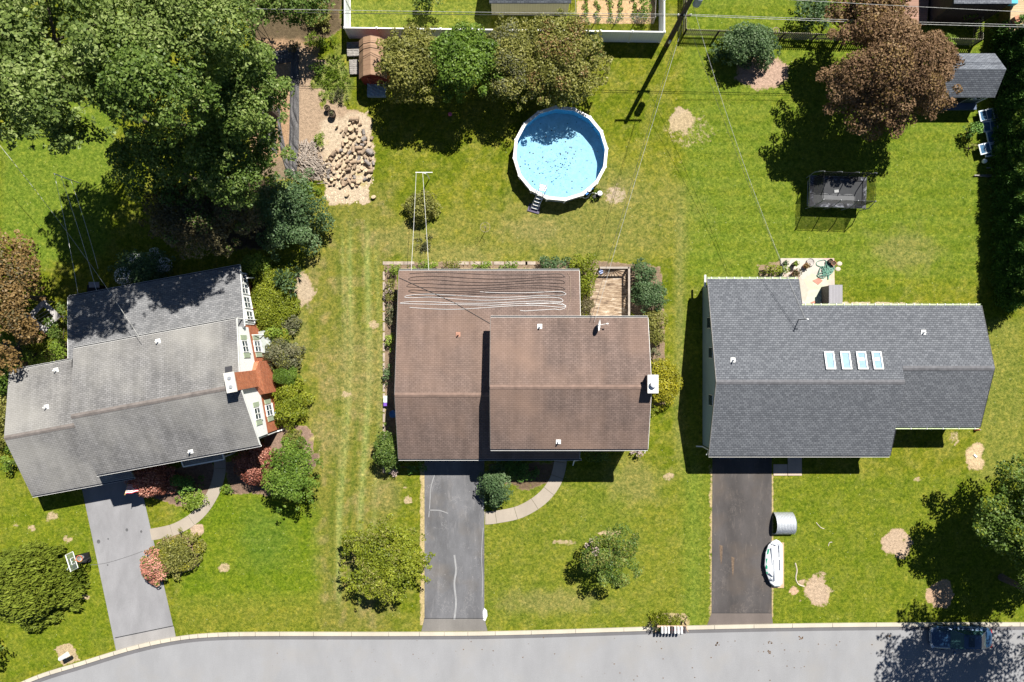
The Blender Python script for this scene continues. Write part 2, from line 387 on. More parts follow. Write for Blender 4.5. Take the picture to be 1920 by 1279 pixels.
soil(poly([(912, 868), (1045, 868), (1030, 905), (990, 920), (925, 905)], 5, 4), (.13, .09, .06), .7)
soil(poly([(1214, 1172), (1230, 1153), (1260, 1148), (1290, 1153), (1296, 1172)], 3, 1), (.36, .28, .16), .7)
soil(poly([(1420, 495), (1465, 490), (1465, 525), (1420, 525)], 5, 4), (.25, .18, .12), .7)
soil(poly([(1560, 566), (1840, 571), (1840, 580), (1560, 582)], 4, 4), (.5, .42, .3), .9)
soil(poly([(1082, 0), (1228, 0), (1228, 44), (1082, 44)], 3, 1), (.46, .31, .17))
soil(poly([(0, 640), (130, 640), (130, 700), (20, 720), (0, 840)], 10, 6), (.12, .085, .06), .8)
soil(poly([(100, 1215), (135, 1205), (150, 1238), (118, 1248)], 4, 3), TAN, .9)
soil(ell(535, 320, 60, 20, .5), (.2, .15, .1), .8)
for d in ((788, 800, 870, 1175), (1330, 1336, 870, 1165), (1446, 1451, 890, 1160)):   # dry grass along the drives
    soil(poly([(d[0], d[2]), (d[1], d[2]), (d[1], d[3]), (d[0], d[3])], 3, 2), (.38, .30, .15), .75)
for k in range(100):                                                  # small dry tufts here and there
    cx, cy = rng.uniform(580, 1330), rng.uniform(240, 1170)
    soil(ell(cx, cy, rng.uniform(3, 10), rng.uniform(2, 6), .8, .8, k), (.34, .28, .12), rng.uniform(.15, .45))
ny, nx = X.shape
me = bpy.data.meshes.new('lawn'); nv = nx * ny
me.vertices.add(nv); me.vertices.foreach_set('co', np.stack([X, Y, np.zeros_like(X)], -1).ravel())
ii = (np.arange(ny - 1)[:, None] * nx + np.arange(nx - 1)[None, :]).ravel()
q = np.stack([ii, ii + 1, ii + nx + 1, ii + nx], 1).astype(np.int32)
me.loops.add(q.size); me.loops.foreach_set('vertex_index', q.ravel()); me.polygons.add(len(q))
me.polygons.foreach_set('loop_start', np.arange(0, q.size, 4)); me.polygons.foreach_set('loop_total', np.full(len(q), 4)); me.update()
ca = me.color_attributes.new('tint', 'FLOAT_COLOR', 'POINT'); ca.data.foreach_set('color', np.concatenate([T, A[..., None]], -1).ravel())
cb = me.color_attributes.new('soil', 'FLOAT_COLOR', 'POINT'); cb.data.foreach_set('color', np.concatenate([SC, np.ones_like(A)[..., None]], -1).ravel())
t = NT('mown_grass'); v = t.mapping(); at = t.n('Attribute', attribute_name='tint'); sa = t.n('Attribute', attribute_name='soil')
fn = t.noise(v, 4.6, 7, .82, .5)
c = t.mix(1.0, at.outputs['Color'], t.ramp(fn, [(.33, (.36, .44, .36)), (.49, (.95, .98, .95)), (.65, (1.8, 1.6, 1.7))]), 'MULTIPLY')
c = t.mix(1.0, c, t.ramp(t.noise(v, 2.0, 7, .75), [(.36, (.62, .73, .62)), (.5, (.98, 1, 1)), (.64, (1.28, 1.16, 1.15))]), 'MULTIPLY')
c = t.mix(t.ramp(t.noise(v, 3.1, 6, .8, .8), [(.60, 0.0), (.74, .55)]), c, (.30, .28, .11))
vo = t.n('TexVoronoi'); t.l(v, vo.inputs['Vector']); vo.inputs['Scale'].default_value = 1.9
c = t.mix(t.ramp(vo.outputs['Distance'], [(.035, .7), (.06, 0.0)]), c, (.5, .5, .3))
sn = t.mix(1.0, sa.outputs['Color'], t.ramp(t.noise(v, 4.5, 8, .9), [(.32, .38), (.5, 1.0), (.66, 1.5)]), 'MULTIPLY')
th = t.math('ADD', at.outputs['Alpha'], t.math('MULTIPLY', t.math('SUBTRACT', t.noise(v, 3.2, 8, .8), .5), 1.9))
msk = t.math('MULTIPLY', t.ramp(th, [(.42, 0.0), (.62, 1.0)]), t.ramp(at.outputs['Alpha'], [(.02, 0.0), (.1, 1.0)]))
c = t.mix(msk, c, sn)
t.bump(t.noise(v, 6, 6, .85), .8, .12)
t.b.inputs['Specular IOR Level'].default_value = .0
me.materials.append(t.done(c, .95))
lawn = bpy.data.objects.new('lawn', me); COL.objects.link(lawn); setp(lawn, kind='structure')
# ------------------------------------------------------------ road, kerb, drives, paths
def catmull(p, n=8):
    p = [Vector((*a, 0)) if len(a) == 2 else Vector(a) for a in p]; out = []
    for i in range(len(p) - 1):
        a, b, c_, d = p[max(i - 1, 0)], p[i], p[i + 1], p[min(i + 2, len(p) - 1)]
        for k in range(n):
            s = k / n; out.append(.5 * ((2 * b) + (c_ - a) * s + (2 * a - 5 * b + 4 * c_ - d) * s * s + (3 * b - a - 3 * c_ + d) * s ** 3))
    return out + [p[-1]]
def off(line, d):
    out = []
    for i, p in enumerate(line):
        q = line[min(i + 1, len(line) - 1)] - line[max(i - 1, 0)]; n = Vector((q.y, -q.x, 0)).normalized(); out.append(p + n * d)
    return out
def ribbon(a, b, z):
    n = len(a); m = MB(); m.add([(p.x, p.y, z) for p in a] + [(p.x, p.y, z) for p in b], [(i, i + n, i + n + 1, i + 1) for i in range(n - 1)]); return m
kl = catmull([G(*p) for p in ((-500, 1580), (-160, 1385), (-40, 1318), (60, 1270), (150, 1241), (250, 1211), (330, 1194), (400, 1187), (500, 1185), (760, 1185), (960, 1183), (1300, 1173), (1600, 1168), (1960, 1167), (2400, 1167), (3600, 1167))])
k2 = off(kl, .30); k3 = off(kl, .62)
farl = [Vector((p.x, min(p.y, 0) - 9.5, 0)) for p in kl]
ribbon(k2, [Vector((p.x, p.y - 9.5, 0)) for p in k2], .004).struct('road', M['road'])
ribbon(k2, k3, .008).struct('road_gutter', M['gutter'])
kb = MB(); n = len(kl)
sec = lambda i: [kl[i] + Vector((0, 0, -.05)), kl[i] + Vector((0, 0, .12)), k2[i] + Vector((0, 0, .11)), k2[i] + Vector((0, 0, -.05))]
vs = []
for i in range(n): vs += sec(i)
kb.add(vs, [(i * 4 + a, (i + 1) * 4 + a, (i + 1) * 4 + a + 1, i * 4 + a + 1) for i in range(n - 1) for a in range(3)]).struct('kerb', M['kerb'])
kj = MB()
for i in range(3, n - 1, 2):
    d_ = (kl[i + 1] - kl[i]).normalized(); c_j = (kl[i] + k2[i]) / 2; kj.box(c_j.x, c_j.y, .113, .02, .31, .022, rz=math.atan2(d_.y, d_.x))
kj.struct('kerb_joint', M['black'])
def sheet(name, pts, z, mt): m = MB(); m.add([G(x, y, z) for x, y in pts], [tuple(range(len(pts)))]); return m.struct(name, mt)
sheet('driveway', [(146, 880), (218, 1222), (330, 1196), (255, 872)][::1], .010, M['drive1'])
sheet('driveway', [(796, 840), (796, 1158), (790, 1184.5), (914, 1183.5), (908, 1158), (908, 840)], .010, M['drive2'])
sheet('driveway', [(1336, 840), (1334, 1150), (1326, 1172.5), (1449, 1170.5), (1447, 1150), (1447, 840)], .010, M['drive3'])
sheet('driveway_apron', [(216, 1198), (218, 1222), (330, 1196), (326, 1175)], .014, asphalt('apron_concrete', (.24, .23, .225)))
sheet('driveway_apron', [(796, 1161), (790, 1184.4), (914, 1183.4), (908, 1161)], .014, M['apron'])
sheet('driveway_apron', [(1334, 1150), (1326, 1172.4), (1449, 1170.4), (1447, 1150)], .014, asphalt('apron_warm', (.12, .10, .09)))
j = MB(); j.tube([G(216, 1196.5, .012), G(325, 1174, .012)], .03, 4).struct('driveway_joint', M['black'])
j = MB(); j.tube([G(796, 1160, .012), G(908, 1160, .012)], .02, 4).struct('driveway_joint', M['black'])
j = MB(); j.tube([G(1334, 1150, .012), G(1447, 1150, .012)], .02, 4).struct('driveway_joint', M['black'])
def walk(pts, wd, seed):
    ln = catmull([G(*p) for p in pts], 6); a = off(ln, -wd / 2); b = off(ln, wd / 2); m = MB(); L = len(ln)
    st = 5; r = random.Random(seed)
    for i in range(0, L - 1, st):          # separate slabs with a joint between them
        e = min(i + st, L - 1); aa = a[i:e + 1]; bb = b[i:e + 1]
        d = (ln[min(i + 1, L - 1)] - ln[i]).normalized() * .025
        aa = [aa[0] + d] + aa[1:]; bb = [bb[0] + d] + bb[1:]
        z = .03 + r.uniform(0, .012)
        top = [Vector((p.x, p.y, z)) for p in aa] ; bot = [Vector((p.x, p.y, z)) for p in bb[::-1]]
        m.slab(top[::-1] + bot[::-1], .05)
    return m.struct('path', M['concrete'])
walk([(1052, 845), (1050, 872), (1040, 905), (1015, 936), (975, 960), (930, 970), (909, 972)], 1.0, 1)
walk([(411, 850), (412, 885), (400, 925), (372, 965), (330, 992), (283, 1003)], .92, 2)
m = MB(); m.slab([G(1450, 892, .05), G(1476, 892, .05), G(1476, 871, .05), G(1450, 871, .05)], .06); m.slab([G(1477, 892, .05), G(1503, 892, .05), G(1503, 850, .05), G(1477, 850, .05)], .06)
m.struct('path', asphalt('pink_concrete', (.42, .33, .27)))
t_ = NT('patchwork_concrete'); v_ = t_.mapping(); vv = t_.n('TexVoronoi'); t_.l(v_, vv.inputs['Vector']); vv.inputs['Scale'].default_value = .8
c_ = t_.mix(.25, (.46, .41, .34), vv.outputs['Color'], 'SOFT_LIGHT'); c_ = t_.mix(1.0, c_, t_.ramp(t_.noise(v_, 1.2, 6, .7), [(.3, .75), (.7, 1.12)]), 'MULTIPLY')
m = MB(); m.slab([G(1463, 640, .1), G(1566, 640, .1), G(1563, 485, .1), G(1463, 485, .1)], .2); m.struct('patio', t_.done(c_, .9))
for a, b, c0, d0 in ((1533, 527, 10, .6), (1525, 568, 6, .2)):
    m = MB(); m.add([W(a - c0, b, .112), W(a + 1, b + c0 * .8, .112), W(a + c0, b, .112), W(a + 2, b - c0 * .6, .112)], [(0, 1, 2, 3)]); m.struct('patio_patch', plain('red_paint_patch', (.42, .2, .15), .9, .3))
m = MB()                                                     # edging slabs round the middle house
for y0 in range(510, 880, 19): m.slab([G(718, y0 + 16, .05), G(722, y0 + 16, .05), G(722, y0, .05), G(718, y0, .05)], .06)
for x0 in list(range(718, 770, 20)) + list(range(860, 980, 22)) + [985]: m.slab([G(x0, 497, .05), G(x0 + 19, 497, .05), G(x0 + 19, 491, .05), G(x0, 491, .05)], .06)
m.struct('garden_edging', plain('edging_slab', (.34, .28, .23), .9, .3))
# ------------------------------------------------------------ houses
M['drip'] = plain('grey_drip_edge', (.22, .21, .2), .6, .2)
def gable(root, x0, x1, yr, zr, yk, zk, yf, zf, mt, ridge, name='roof', wall=None, wname='wall', inset=.35, gut=None, vis_eaves='rf', rx=None, solid=True):
    """one gabled block in house coordinates: rear eave yr, ridge yk, front eave yf"""
    m = MB(); th = .16
    ov = 0.0
    a = [Vector((x0, yk, zk)), Vector((x1, yk, zk)), Vector((x1, yr, zr)), Vector((x0, yr, zr))]
    b = [Vector((x0, yf, zf)), Vector((x1, yf, zf)), Vector((x1, yk, zk)), Vector((x0, yk, zk))]
    m.slab(a, th); m.slab(b, th)
    r = m.part(name, mt, root, world=False)
    c = MB(); w_ = .16                          # ridge cap, proud of both slopes
    sr = (zk - zr) / abs(yr - yk); sf = (zk - zf) / abs(yk - yf); xa, xb = rx or (x0, x1)
    c.add([(xa, yk - w_, zk - sf * w_ + .022), (xb, yk - w_, zk - sf * w_ + .022), (xb, yk, zk + .03), (xa, yk, zk + .03), (xb, yk + w_, zk - sr * w_ + .022), (xa, yk + w_, zk - sr * w_ + .022)],
          [(0, 1, 2, 3), (3, 2, 4, 5)]); c.part('ridge_cap', ridge, r, world=False)
    for x, s in ((x0, -1), (x1, 1)):            # rake boards
        tr = MB(); tr.prof([(yr, zr - .02), (yk, zk - .02), (yf, zf - .02), (yf, zf - .21), (yk, zk - .21), (yr, zr - .21)], x + s * .004, x + s * .026)
        tr.part('rake_board', M['white'] if s > 0 else M['drip'], r, world=False)
    if wall is not None:
        i = inset
        pr = [(yf + i, 0), (yf + i, zf + sf * i - th), (yk, zk - th - .02), (yr - i, zr + sr * i - th), (yr - i, 0)]
        MB().prof(pr, x0 + .27, x1 - .27).part(wname, wall, root, world=False)
    return r
def gutter(root, x0, x1, y, z, side, mt, hang=0):
    m = MB(); d = .13 * side; q = [(y + .01 * side, z - .13), (y + .01 * side, z + .0), (y + .025 * side, z), (y + .025 * side, z - .115), (y + d - .015 * side, z - .115), (y + d - .015 * side, z + .01), (y + d, z + .01), (y + d, z - .13)]
    m.prof(q, x0, x1); g = m.part('gutter', mt, root, world=False)
    lf = MB(); lf.box((x0 + x1) / 2, y + d * .55, z - .05, (x1 - x0) - .04, .09, .03); lf.part('gutter_bed', M['dark'] if not hang else M['gutgreen'], g, world=False)
    if hang:
        h = MB(); x = x0 + .3
        while x < x1 - .1: h.box(x, y + d / 2, z + .008, .05, .15, .02); x += hang
        h.part('gutter_hanger', M['white'], g, world=False)
    return g
def vent(root, p, h=.35, mt=None, tilt=0):
    m = MB(); m.cyl((p.x, p.y, p.z - .1), (p.x, p.y, p.z + h), .055, .055, 10); o = m.part('vent_pipe', mt or M['white'], root, world=False)
    f = MB(); f.box(p.x, p.y + .02, p.z + .035, .34, .34, .02, M=Matrix.Rotation(tilt, 4, 'X')); f.cyl((p.x, p.y, p.z), (p.x, p.y, p.z + .14), .12, .075, 10)
    f.part('flashing', mt or M['white'], o, world=False)
def loc_of(root, p): return ROOTM[root.name].inverted() @ p
def window(root, c, ax, wd, ht, shut=None, cols=2):
    """window on a wall; ax: 'x+' 'x-' 'y-' 'y+' says which way it faces (house coordinates)"""
    s = 1 if ax[1] == '+' else -1; c = Vector(c)
    def bx(m, u, z, a, b, d, o):
        if ax[0] == 'x': m.box(c.x + s * o, c.y + u, c.z + z, d, a, b)
        else: m.box(c.x + u, c.y + s * o, c.z + z, a, d, b)
    f = MB(); t = .07
    bx(f, 0, ht / 2, wd, t, .1, .03); bx(f, 0, -ht / 2, wd + .1, t, .16, .05)
    for u in [-wd / 2 + t / 2 + i * (wd - t) / cols for i in range(cols + 1)]: bx(f, u, 0, t, ht - t, .09, .03)
    bx(f, 0, 0, wd - t, .045, .07, .03)
    o = f.part('window', M['white'], root, world=False)
    g = MB(); bx(g, 0, 0, wd - .04, ht - .04, .05, .012); g.part('pane', M['glass'], o, world=False)
    if shut:
        for e in (-1, 1):
            h = MB(); bx(h, e * (wd / 2 + .22), 0, .34, ht, .05, .03); h.part('shutter', shut, root, world=False)
    return o
# --- left house, turned 10.4 degrees
o1 = G(256, 867); a1 = R(10.4)
h1 = thing('house', 'grey roofed house with orange brick chimney and white siding, turned slightly against the street', 'house', o1, a1)
SH = M['roofgrey']
L1 = lambda px, py, z: loc_of(h1, W(px, py, z))
YK = 4.42
r1 = gable(h1, 0, 11.84, 9.18, 5.2, YK, 6.8, 0, 5.2, SH, M['ridgew'], 'roof', M['brick'], 'wall', .55, rx=(0, 11.84))
# white upper siding stands proud of the brick
up = MB(); s_f = 1.6 / YK; s_r = 1.6 / (9.18 - YK); i_ = .545
up.prof([(i_ - .03, 2.65), (i_ - .03, 5.2 + s_f * i_ - .175), (YK, 6.8 - .19), (9.18 - i_ + .03, 5.2 + s_r * i_ - .175), (9.18 - i_ + .03, 2.65)], .22, 11.62)
up.part('upper_siding', M['siding'], h1, world=False)
r1b = gable(h1, -6.71, -.02, 8.65, 2.6, 3.78, 4.3, -.9, 2.6, SH, M['ridgew'], 'garage_roof', M['siding'], 'garage_wall', .5)
m = MB(); sg = 1.7 / 4.68                                     # lower roof runs on under the main eave
m.slab([Vector((-.02, -.9, 2.6)), Vector((1.06, -.9, 2.6)), Vector((1.06, .5, 2.6 + sg * 1.4)), Vector((-.02, .5, 2.6 + sg * 1.4))], .16)
m.part('garage_roof', SH, h1, world=False)
m = MB(); m.slab([Vector((-1.37, 8.6, 3.86)), Vector((11.8, 8.6, 3.86)), Vector((11.8, 13.33, 2.6)), Vector((-1.37, 13.33, 2.6))], .16)
rw = m.part('wing_roof', shingle('wing_shingles', (.215, .215, .22), (.14, .142, .148), (.09, .09, .096), .12, .15), h1, world=False)
MB().prof([(8.6, 0), (8.6, 3.68), (12.95, 2.5), (12.95, 0)], -1.0, 11.5).part('wing_wall', M['brick'], h1, world=False)
MB().prof([(8.9, 1.0), (8.9, 3.6), (12.85, 2.52), (12.85, 1.0)], 11.505, 11.56).part('wing_siding', M['siding'], h1, world=False)
for y in (9.5, 10.6, 11.7, 12.45): window(h1, (11.56, y, 1.9), 'x+', .9, 1.25)
gutter(h1, -.05, 11.9, 0, 5.12, -1, M['white']); gutter(h1, .0, 11.84, 9.18, 5.12, 1, M['white']); gutter(h1, -6.75, 1.06, -.9, 2.52, -1, M['white']); gutter(h1, -6.7, -1.3, 8.65, 2.52, 1, M['white']); gutter(h1, -1.37, 11.8, 13.33, 2.52, 1, M['white'])
for x in (-1.385, 11.81):
    m = MB(); m.add([(x - .015, 8.7, 3.85), (x - .015, 13.33, 2.61), (x - .015, 13.33, 2.41), (x - .015, 8.7, 3.65), (x + .015, 8.7, 3.85), (x + .015, 13.33, 2.61), (x + .015, 13.33, 2.41), (x + .015, 8.7, 3.65)], [(0, 1, 2, 3), (4, 7, 6, 5), (0, 4, 5, 1), (3, 2, 6, 7), (0, 3, 7, 4), (1, 5, 6, 2)])
    m.part('rake_board', M['white'], rw, world=False)
for y in (2.2, 7.2):
    window(h1, (11.625, y, 4.0), 'x+', .9, 1.15, M['shutter']); window(h1, (11.575, y, 1.45), 'x+', .9, 1.25, M['shutter'])
for x in (2.2, 5.6, 9.2): window(h1, (x, .51, 4.0), 'y-', 1.3, 1.1, M['shutter'])
for x in (2.6, 9.4): window(h1, (x, .54, 1.4), 'y-', 1.6, 1.2, M['shutter'])
m = MB(); m.box(-3.3, -.42, 1.08, 4.6, .06, 2.12); gd = m.part('garage_door', M['white'], h1, world=False)
m = MB(); [m.box(-3.3, -.46, z, 4.5, .02, .02) for z in (.55, 1.08, 1.6)]; m.part('door_panel_line', M['dark'], gd, world=False)
m = MB(); m.box(6.3, .52, 1.05, .95, .06, 2.1); m.part('front_door', M['shutter'], h1, world=False)
# porch roof over the front door
pa, pb = L1(338, 868, 2.9), L1(413, 854, 2.9)
m = MB(); m.slab([Vector((pa.x, -.75, 2.5)), Vector((pb.x, -.75, 2.5)), Vector((pb.x, .5, 2.85)), Vector((pa.x, .5, 2.85))], .12); po = m.part('porch_roof', SH, h1, world=False)
m = MB(); m.box((pa.x + pb.x) / 2, -.8, 2.44, pb.x - pa.x + .1, .1, .12); [m.box(x, -.15, 2.64, .06, 1.3, .14, M=Matrix.Rotation(.27, 4, 'X')) for x in (pa.x - .04, pb.x + .04)]; m.part('porch_gutter', M['white'], po, world=False)
for x in (pa.x + .1, pb.x - .1): m = MB(); m.cyl((x, -.65, 0), (x, -.65, 2.42), .06, .06, 8); m.part('porch_post', M['white'], h1, world=False)
# chimney: wide lower stack, shoulders, narrow stack, cap, flue
ch = MB(); cy = 4.75
ch.box(11.66, cy, 1.4, .68, 2.5, 2.8)
ch.add([(11.32, cy - 1.25, 2.8), (12.0, cy - 1.25, 2.8), (12.0, cy + 1.25, 2.8), (11.32, cy + 1.25, 2.8), (11.32, cy - .62, 3.5), (11.9, cy - .62, 3.5), (11.9, cy + .62, 3.5), (11.32, cy + .62, 3.5)], [(0, 1, 5, 4), (1, 2, 6, 5), (2, 3, 7, 6), (3, 0, 4, 7), (4, 5, 6, 7)])
ch.box(11.61, cy, 5.5, .58, 1.24, 4.1)
co1 = ch.part('chimney', M['brick'], h1, world=False)
m = MB(); m.box(11.61, cy, 7.59, .72, 1.38, .1); cc = m.part('chimney_cap', plain('mortar_cap', (.5, .49, .45), .8, .15), co1, world=False)
for d in (-.3, .3): m = MB(); m.cyl((11.61, cy + d, 7.6), (11.61, cy + d, 7.72), .13, .12, 10); m.part('flue', M['metal'], co1, world=False)
m = MB(); m.box(11.2, cy + .9, 6.55, .5, .5, .03, M=Matrix.Rotation(-.33, 4, 'X')); m.part('flashing', M['dark'], r1, world=False)
P3 = lambda x, y, z: Vector((x, y, z))
M1 = ROOTM[h1.name]
rear1 = [M1 @ P3(0, YK, 6.8), M1 @ P3(11, YK, 6.8), M1 @ P3(0, 9.18, 5.2)]
front1 = [M1 @ P3(0, YK, 6.8), M1 @ P3(11, YK, 6.8), M1 @ P3(0, 0, 5.2)]
grear1 = [M1 @ P3(-6, 3.78, 4.3), M1 @ P3(0, 3.78, 4.3), M1 @ P3(-6, 8.65, 2.6)]
for (px, py), pl in (((297, 641), rear1), ((358, 847), front1), ((106, 695), grear1), ((88, 764), grear1)):
    vent(h1, loc_of(h1, hit(px, py, *pl)), .4)
for x, y0, z0 in ((11.7, 9.25, 5.0), (11.45, .4, 5.0), (11.5, 12.95, 2.4)):       # downspouts kick out from the corners
    m = MB(); m.tube([(x, y0, z0), (x, y0, .25), (x + .55, y0 + .05, .1)], .05, 6); m.part('downspout', M['white'], h1, world=False)
m = MB(); m.tube([L1(443, 627, 4.9), L1(470, 629, 2.2), L1(504, 628, .15)], .05, 6); m.part('downspout', M['white'], h1, world=False)
m = MB(); m.tube([L1(463, 522, 2.3), L1(478, 521, .6), L1(484, 519, .3)], .05, 6); m.part('downspout', M['white'], h1, world=False)
m = MB(); m.box(11.9, 7.5, .35, .9, 1.7, .7); m.part('cellar_hatch', plain('hatch_grey', (.35, .38, .36), .7, .3), h1, world=False)
m = MB(); m.box(11.95, 1.6, .25, .9, .7, .5); m.part('window_well_cover', plain('clear_cover', (.25, .34, .33), .2, .3), h1, world=False)
# --- middle house
o2 = G(756.8, 851); h2 = thing('house', 'brown roofed house with a taller right half and looped black hose on its lower roof', 'house', o2)
mx = lambda x: (x - 756.8) / PX
my = lambda y: (851 - y) / PX
rl = gable(h2, 0, mx(1081), my(513.6), 2.3, my(733.3), 4.13, 0, 2.48, M['roofbrown'], M['ridgeb'], 'lower_roof', M['siding'], 'lower_wall', .35)
ru = gable(h2, mx(923.5), mx(1191.3), my(600), 5.0, my(716), 6.3, my(824), 5.0, M['roofbrown'], M['ridgeb'], 'upper_roof', M['siding'], 'upper_wall', .35)
gutter(h2, 0, mx(1081), my(513.6), 2.22, 1, M['white']); gutter(h2, 0, mx(1085), 0, 2.4, -1, M['white'])
gutter(h2, mx(923.5), mx(1191.3), my(600), 4.92, 1, M['white']); gutter(h2, mx(923.5), mx(1191.3), my(824), 4.92, -1, M['white'])
m = MB(); m.tube([(mx(1080), -.1, 2.35), (mx(1074), -.35, 1.2), (mx(1074), -.9, .15)], .05, 6); m.part('downspout', M['white'], h2, world=False)
m = MB(); m.tube([(mx(1187), my(828), 4.9), (mx(1184), my(820), 4.4), (mx(1184), my(820), .2)], .05, 6); m.part('downspout', M['white'], h2, world=False)
m = MB(); m.box(mx(852), .335, 1.08, 4.4, .07, 2.1); gd = m.part('garage_door', M['white'], h2, world=False)
m = MB(); [m.box(mx(852), .29, z, 4.3, .02, .02) for z in (.55, 1.08, 1.6)]; m.part('door_panel_line', M['dark'], gd, world=False)
m = MB(); m.box(mx(1048), .335, 1.05, .95, .06, 2.1); m.part('front_door', plain('brown_door', (.12, .05, .03), .5, .1), h2, world=False)
window(h2, (mx(980), .345, 1.5), 'y-', 1.8, 1.2, None, 3)
for x in (970, 1060, 1150): window(h2, (mx(x), my(824) + .35, 4.2), 'y-', 1.2, 1.05, M['darkwood'])
for x in (960, 1150): window(h2, (mx(x), my(600) - .35, 4.2), 'y+', 1.1, 1.0)
for x in (800, 900, 1000): window(h2, (mx(x), my(513.6) - .35, 1.5), 'y+', 1.4, 1.0)
for y in (640, 780): window(h2, (mx(1191.3) - .27, my(y), 4.1), 'x+', 1.0, 1.0); window(h2, (mx(1191.3) - .27, my(y), 1.3), 'x+', 1.0, 1.0)
window(h2, (.27, my(600), 1.5), 'x-', 1.2, 1.0)
cc_ = Vector((mx(1189.5), my(710), 0))
m = MB(); m.box(cc_.x, cc_.y, 3.5, .62, 1.12, 7.0); c2 = m.part('chimney', brickmat('dark_brick', (.14, .075, .06), (.10, .055, .045), (.2, .18, .16)), h2, world=False)
m = MB(); m.box(cc_.x, cc_.y, 7.08, .74, 1.26, .14); m.part('chimney_cap', plain('white_cap', (.66, .65, .62), .6, .2), c2, world=False)
m = MB(); m.cyl((cc_.x, cc_.y, 7.15), (cc_.x, cc_.y, 7.38), .14, .14, 14); m.cyl((cc_.x, cc_.y, 7.38), (cc_.x, cc_.y, 7.46), .24, .22, 14); m.part('flue', plain('steel_flue', (.6, .62, .66), .35, .1, 3, .5), c2, world=False)
def pl2(yr, zr, yk, zk): return [o2 + Vector((0, my(yk), zk)), o2 + Vector((5, my(yk), zk)), o2 + Vector((0, my(yr), zr))]
lowrear = pl2(513.6, 2.3, 733.3, 4.13); uprear = pl2(600, 5.0, 716, 6.3); upfront = pl2(824, 5.0, 716, 6.3)
vent(h2, loc_of(h2, hit(1012, 613, *uprear)), .4); vent(h2, loc_of(h2, hit(1047, 829, *upfront)), .4)
vent(h2, loc_of(h2, hit(859, 628, *lowrear)), .35, plain('copper_pipe', (.38, .2, .14), .6, .2))
# satellite dish on the upper roof
d0 = loc_of(h2, hit(1122, 612, *uprear)); m = MB(); m.tube([d0, d0 + P3(0, 0, .35), d0 + P3(-.05, .05, .6)], .03, 6); m.box(d0.x, d0.y, d0.z + .03, .2, .2, .03)
ds = m.part('satellite_dish_mast', M['metal'], h2, world=False)
m = MB(); vs = []; fs = []; nn = 16; ring = 4; D = Matrix.Rotation(R(72), 4, 'Y') @ Matrix.Rotation(R(6), 4, 'X'); cdz = d0 + P3(-.05, .05, .65)
for i in range(ring + 1):
    rr = .42 * i / ring
    for k in range(nn): a = 2 * math.pi * k / nn; vs.append(D @ Vector((rr * math.cos(a) * .9, rr * math.sin(a), rr * rr * .5 - .05)) + cdz)
for i in range(ring):
    for k in range(nn): fs.append((i * nn + k, i * nn + (k + 1) % nn, (i + 1) * nn + (k + 1) % nn, (i + 1) * nn + k))
m.add(vs, fs); m.part('satellite_dish', M['white'], ds, True, world=False)
m = MB(); m.tube([cdz + P3(0, 0, -.35), cdz + P3(.55, .1, -.02)], .02, 6); m.box(cdz.x + .6, cdz.y + .11, cdz.z + .02, .14, .08, .08); m.part('dish_arm', M['white'], ds, world=False)
# --- right house
o3 = G(1310.5, 844); h3 = thing('house', 'long slate grey roofed house with four skylights and pale blue side wall', 'house', o3)
qx = lambda x: (x - 1310.5) / PX
qy = lambda y: (844 - y) / PX
xs, xm, xr = qx(1473.5), qx(1633), qx(1791.5)
RS = M['roofslate']; zk = 4.67; yk = qy(710.3); srr = (4.67 - 2.39) / (qy(528.2) - yk); sff = (zk - 2.75) / yk
zr_ = lambda y: zk - srr * (y - yk)
zf_ = lambda y: zk - sff * (yk - y)
yr1, yr2 = qy(528.2), qy(576.7); yk2 = qy(686.8); zk2 = zr_(yk2); yf2 = qy(793.5); zf2 = zk2 - sff * (yk2 - yf2)
m = MB()
m.slab([P3(0, yk, zk), P3(xm, yk, zk), P3(xm, yk2, zk2), P3(xr, yk2, zk2), P3(xr, yr2, zr_(yr2)), P3(xs, yr2, zr_(yr2)), P3(xs, yr1, zr_(yr1)), P3(0, yr1, zr_(yr1))], .16)
m.part('rear_roof', RS, h3, world=False)
m = MB(); m.slab([P3(0, 0, 2.75), P3(xm, 0, 2.75), P3(xm, yk, zk), P3(0, yk, zk)], .16); rf = m.part('front_roof', RS, h3, world=False)
m = MB(); m.slab([P3(xm - .3, yf2, zf2 - .004), P3(xr, yf2, zf2 - .004), P3(xr, yk2, zk2 - .004), P3(xm - .3, yk2, zk2 - .004)], .16); rf2 = m.part('front_roof', RS, h3, world=False)
for nm, xa, xb, y, z, pr_ in (('a', 0, xm, yk, zk, rf), ('b', xm + .02, xr, yk2, zk2, rf2)):
    c = MB(); w_ = .17
    c.add([(xa, y - w_, z - sff * w_ + .022), (xb, y - w_, z - sff * w_ + .022), (xb, y, z + .03), (xa, y, z + .03), (xb, y + w_, z - srr * w_ + .022), (xa, y + w_, z - srr * w_ + .022)], [(0, 1, 2, 3), (3, 2, 4, 5)])
    c.part('ridge_cap', M['ridge'], pr_, world=False)
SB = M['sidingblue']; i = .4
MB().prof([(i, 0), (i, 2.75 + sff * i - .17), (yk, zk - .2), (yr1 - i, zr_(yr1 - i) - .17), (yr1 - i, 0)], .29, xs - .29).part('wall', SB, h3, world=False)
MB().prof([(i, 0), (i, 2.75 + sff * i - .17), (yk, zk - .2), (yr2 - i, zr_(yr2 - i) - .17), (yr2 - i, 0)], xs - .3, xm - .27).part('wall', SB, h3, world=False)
MB().prof([(yf2 + i, 0), (yf2 + i, zf2 + sff * i - .17), (yk2, zk2 - .2), (yr2 - i, zr_(yr2 - i) - .17), (yr2 - i, 0)], xm - .28, xr - .27).part('wall', SB, h3, world=False)
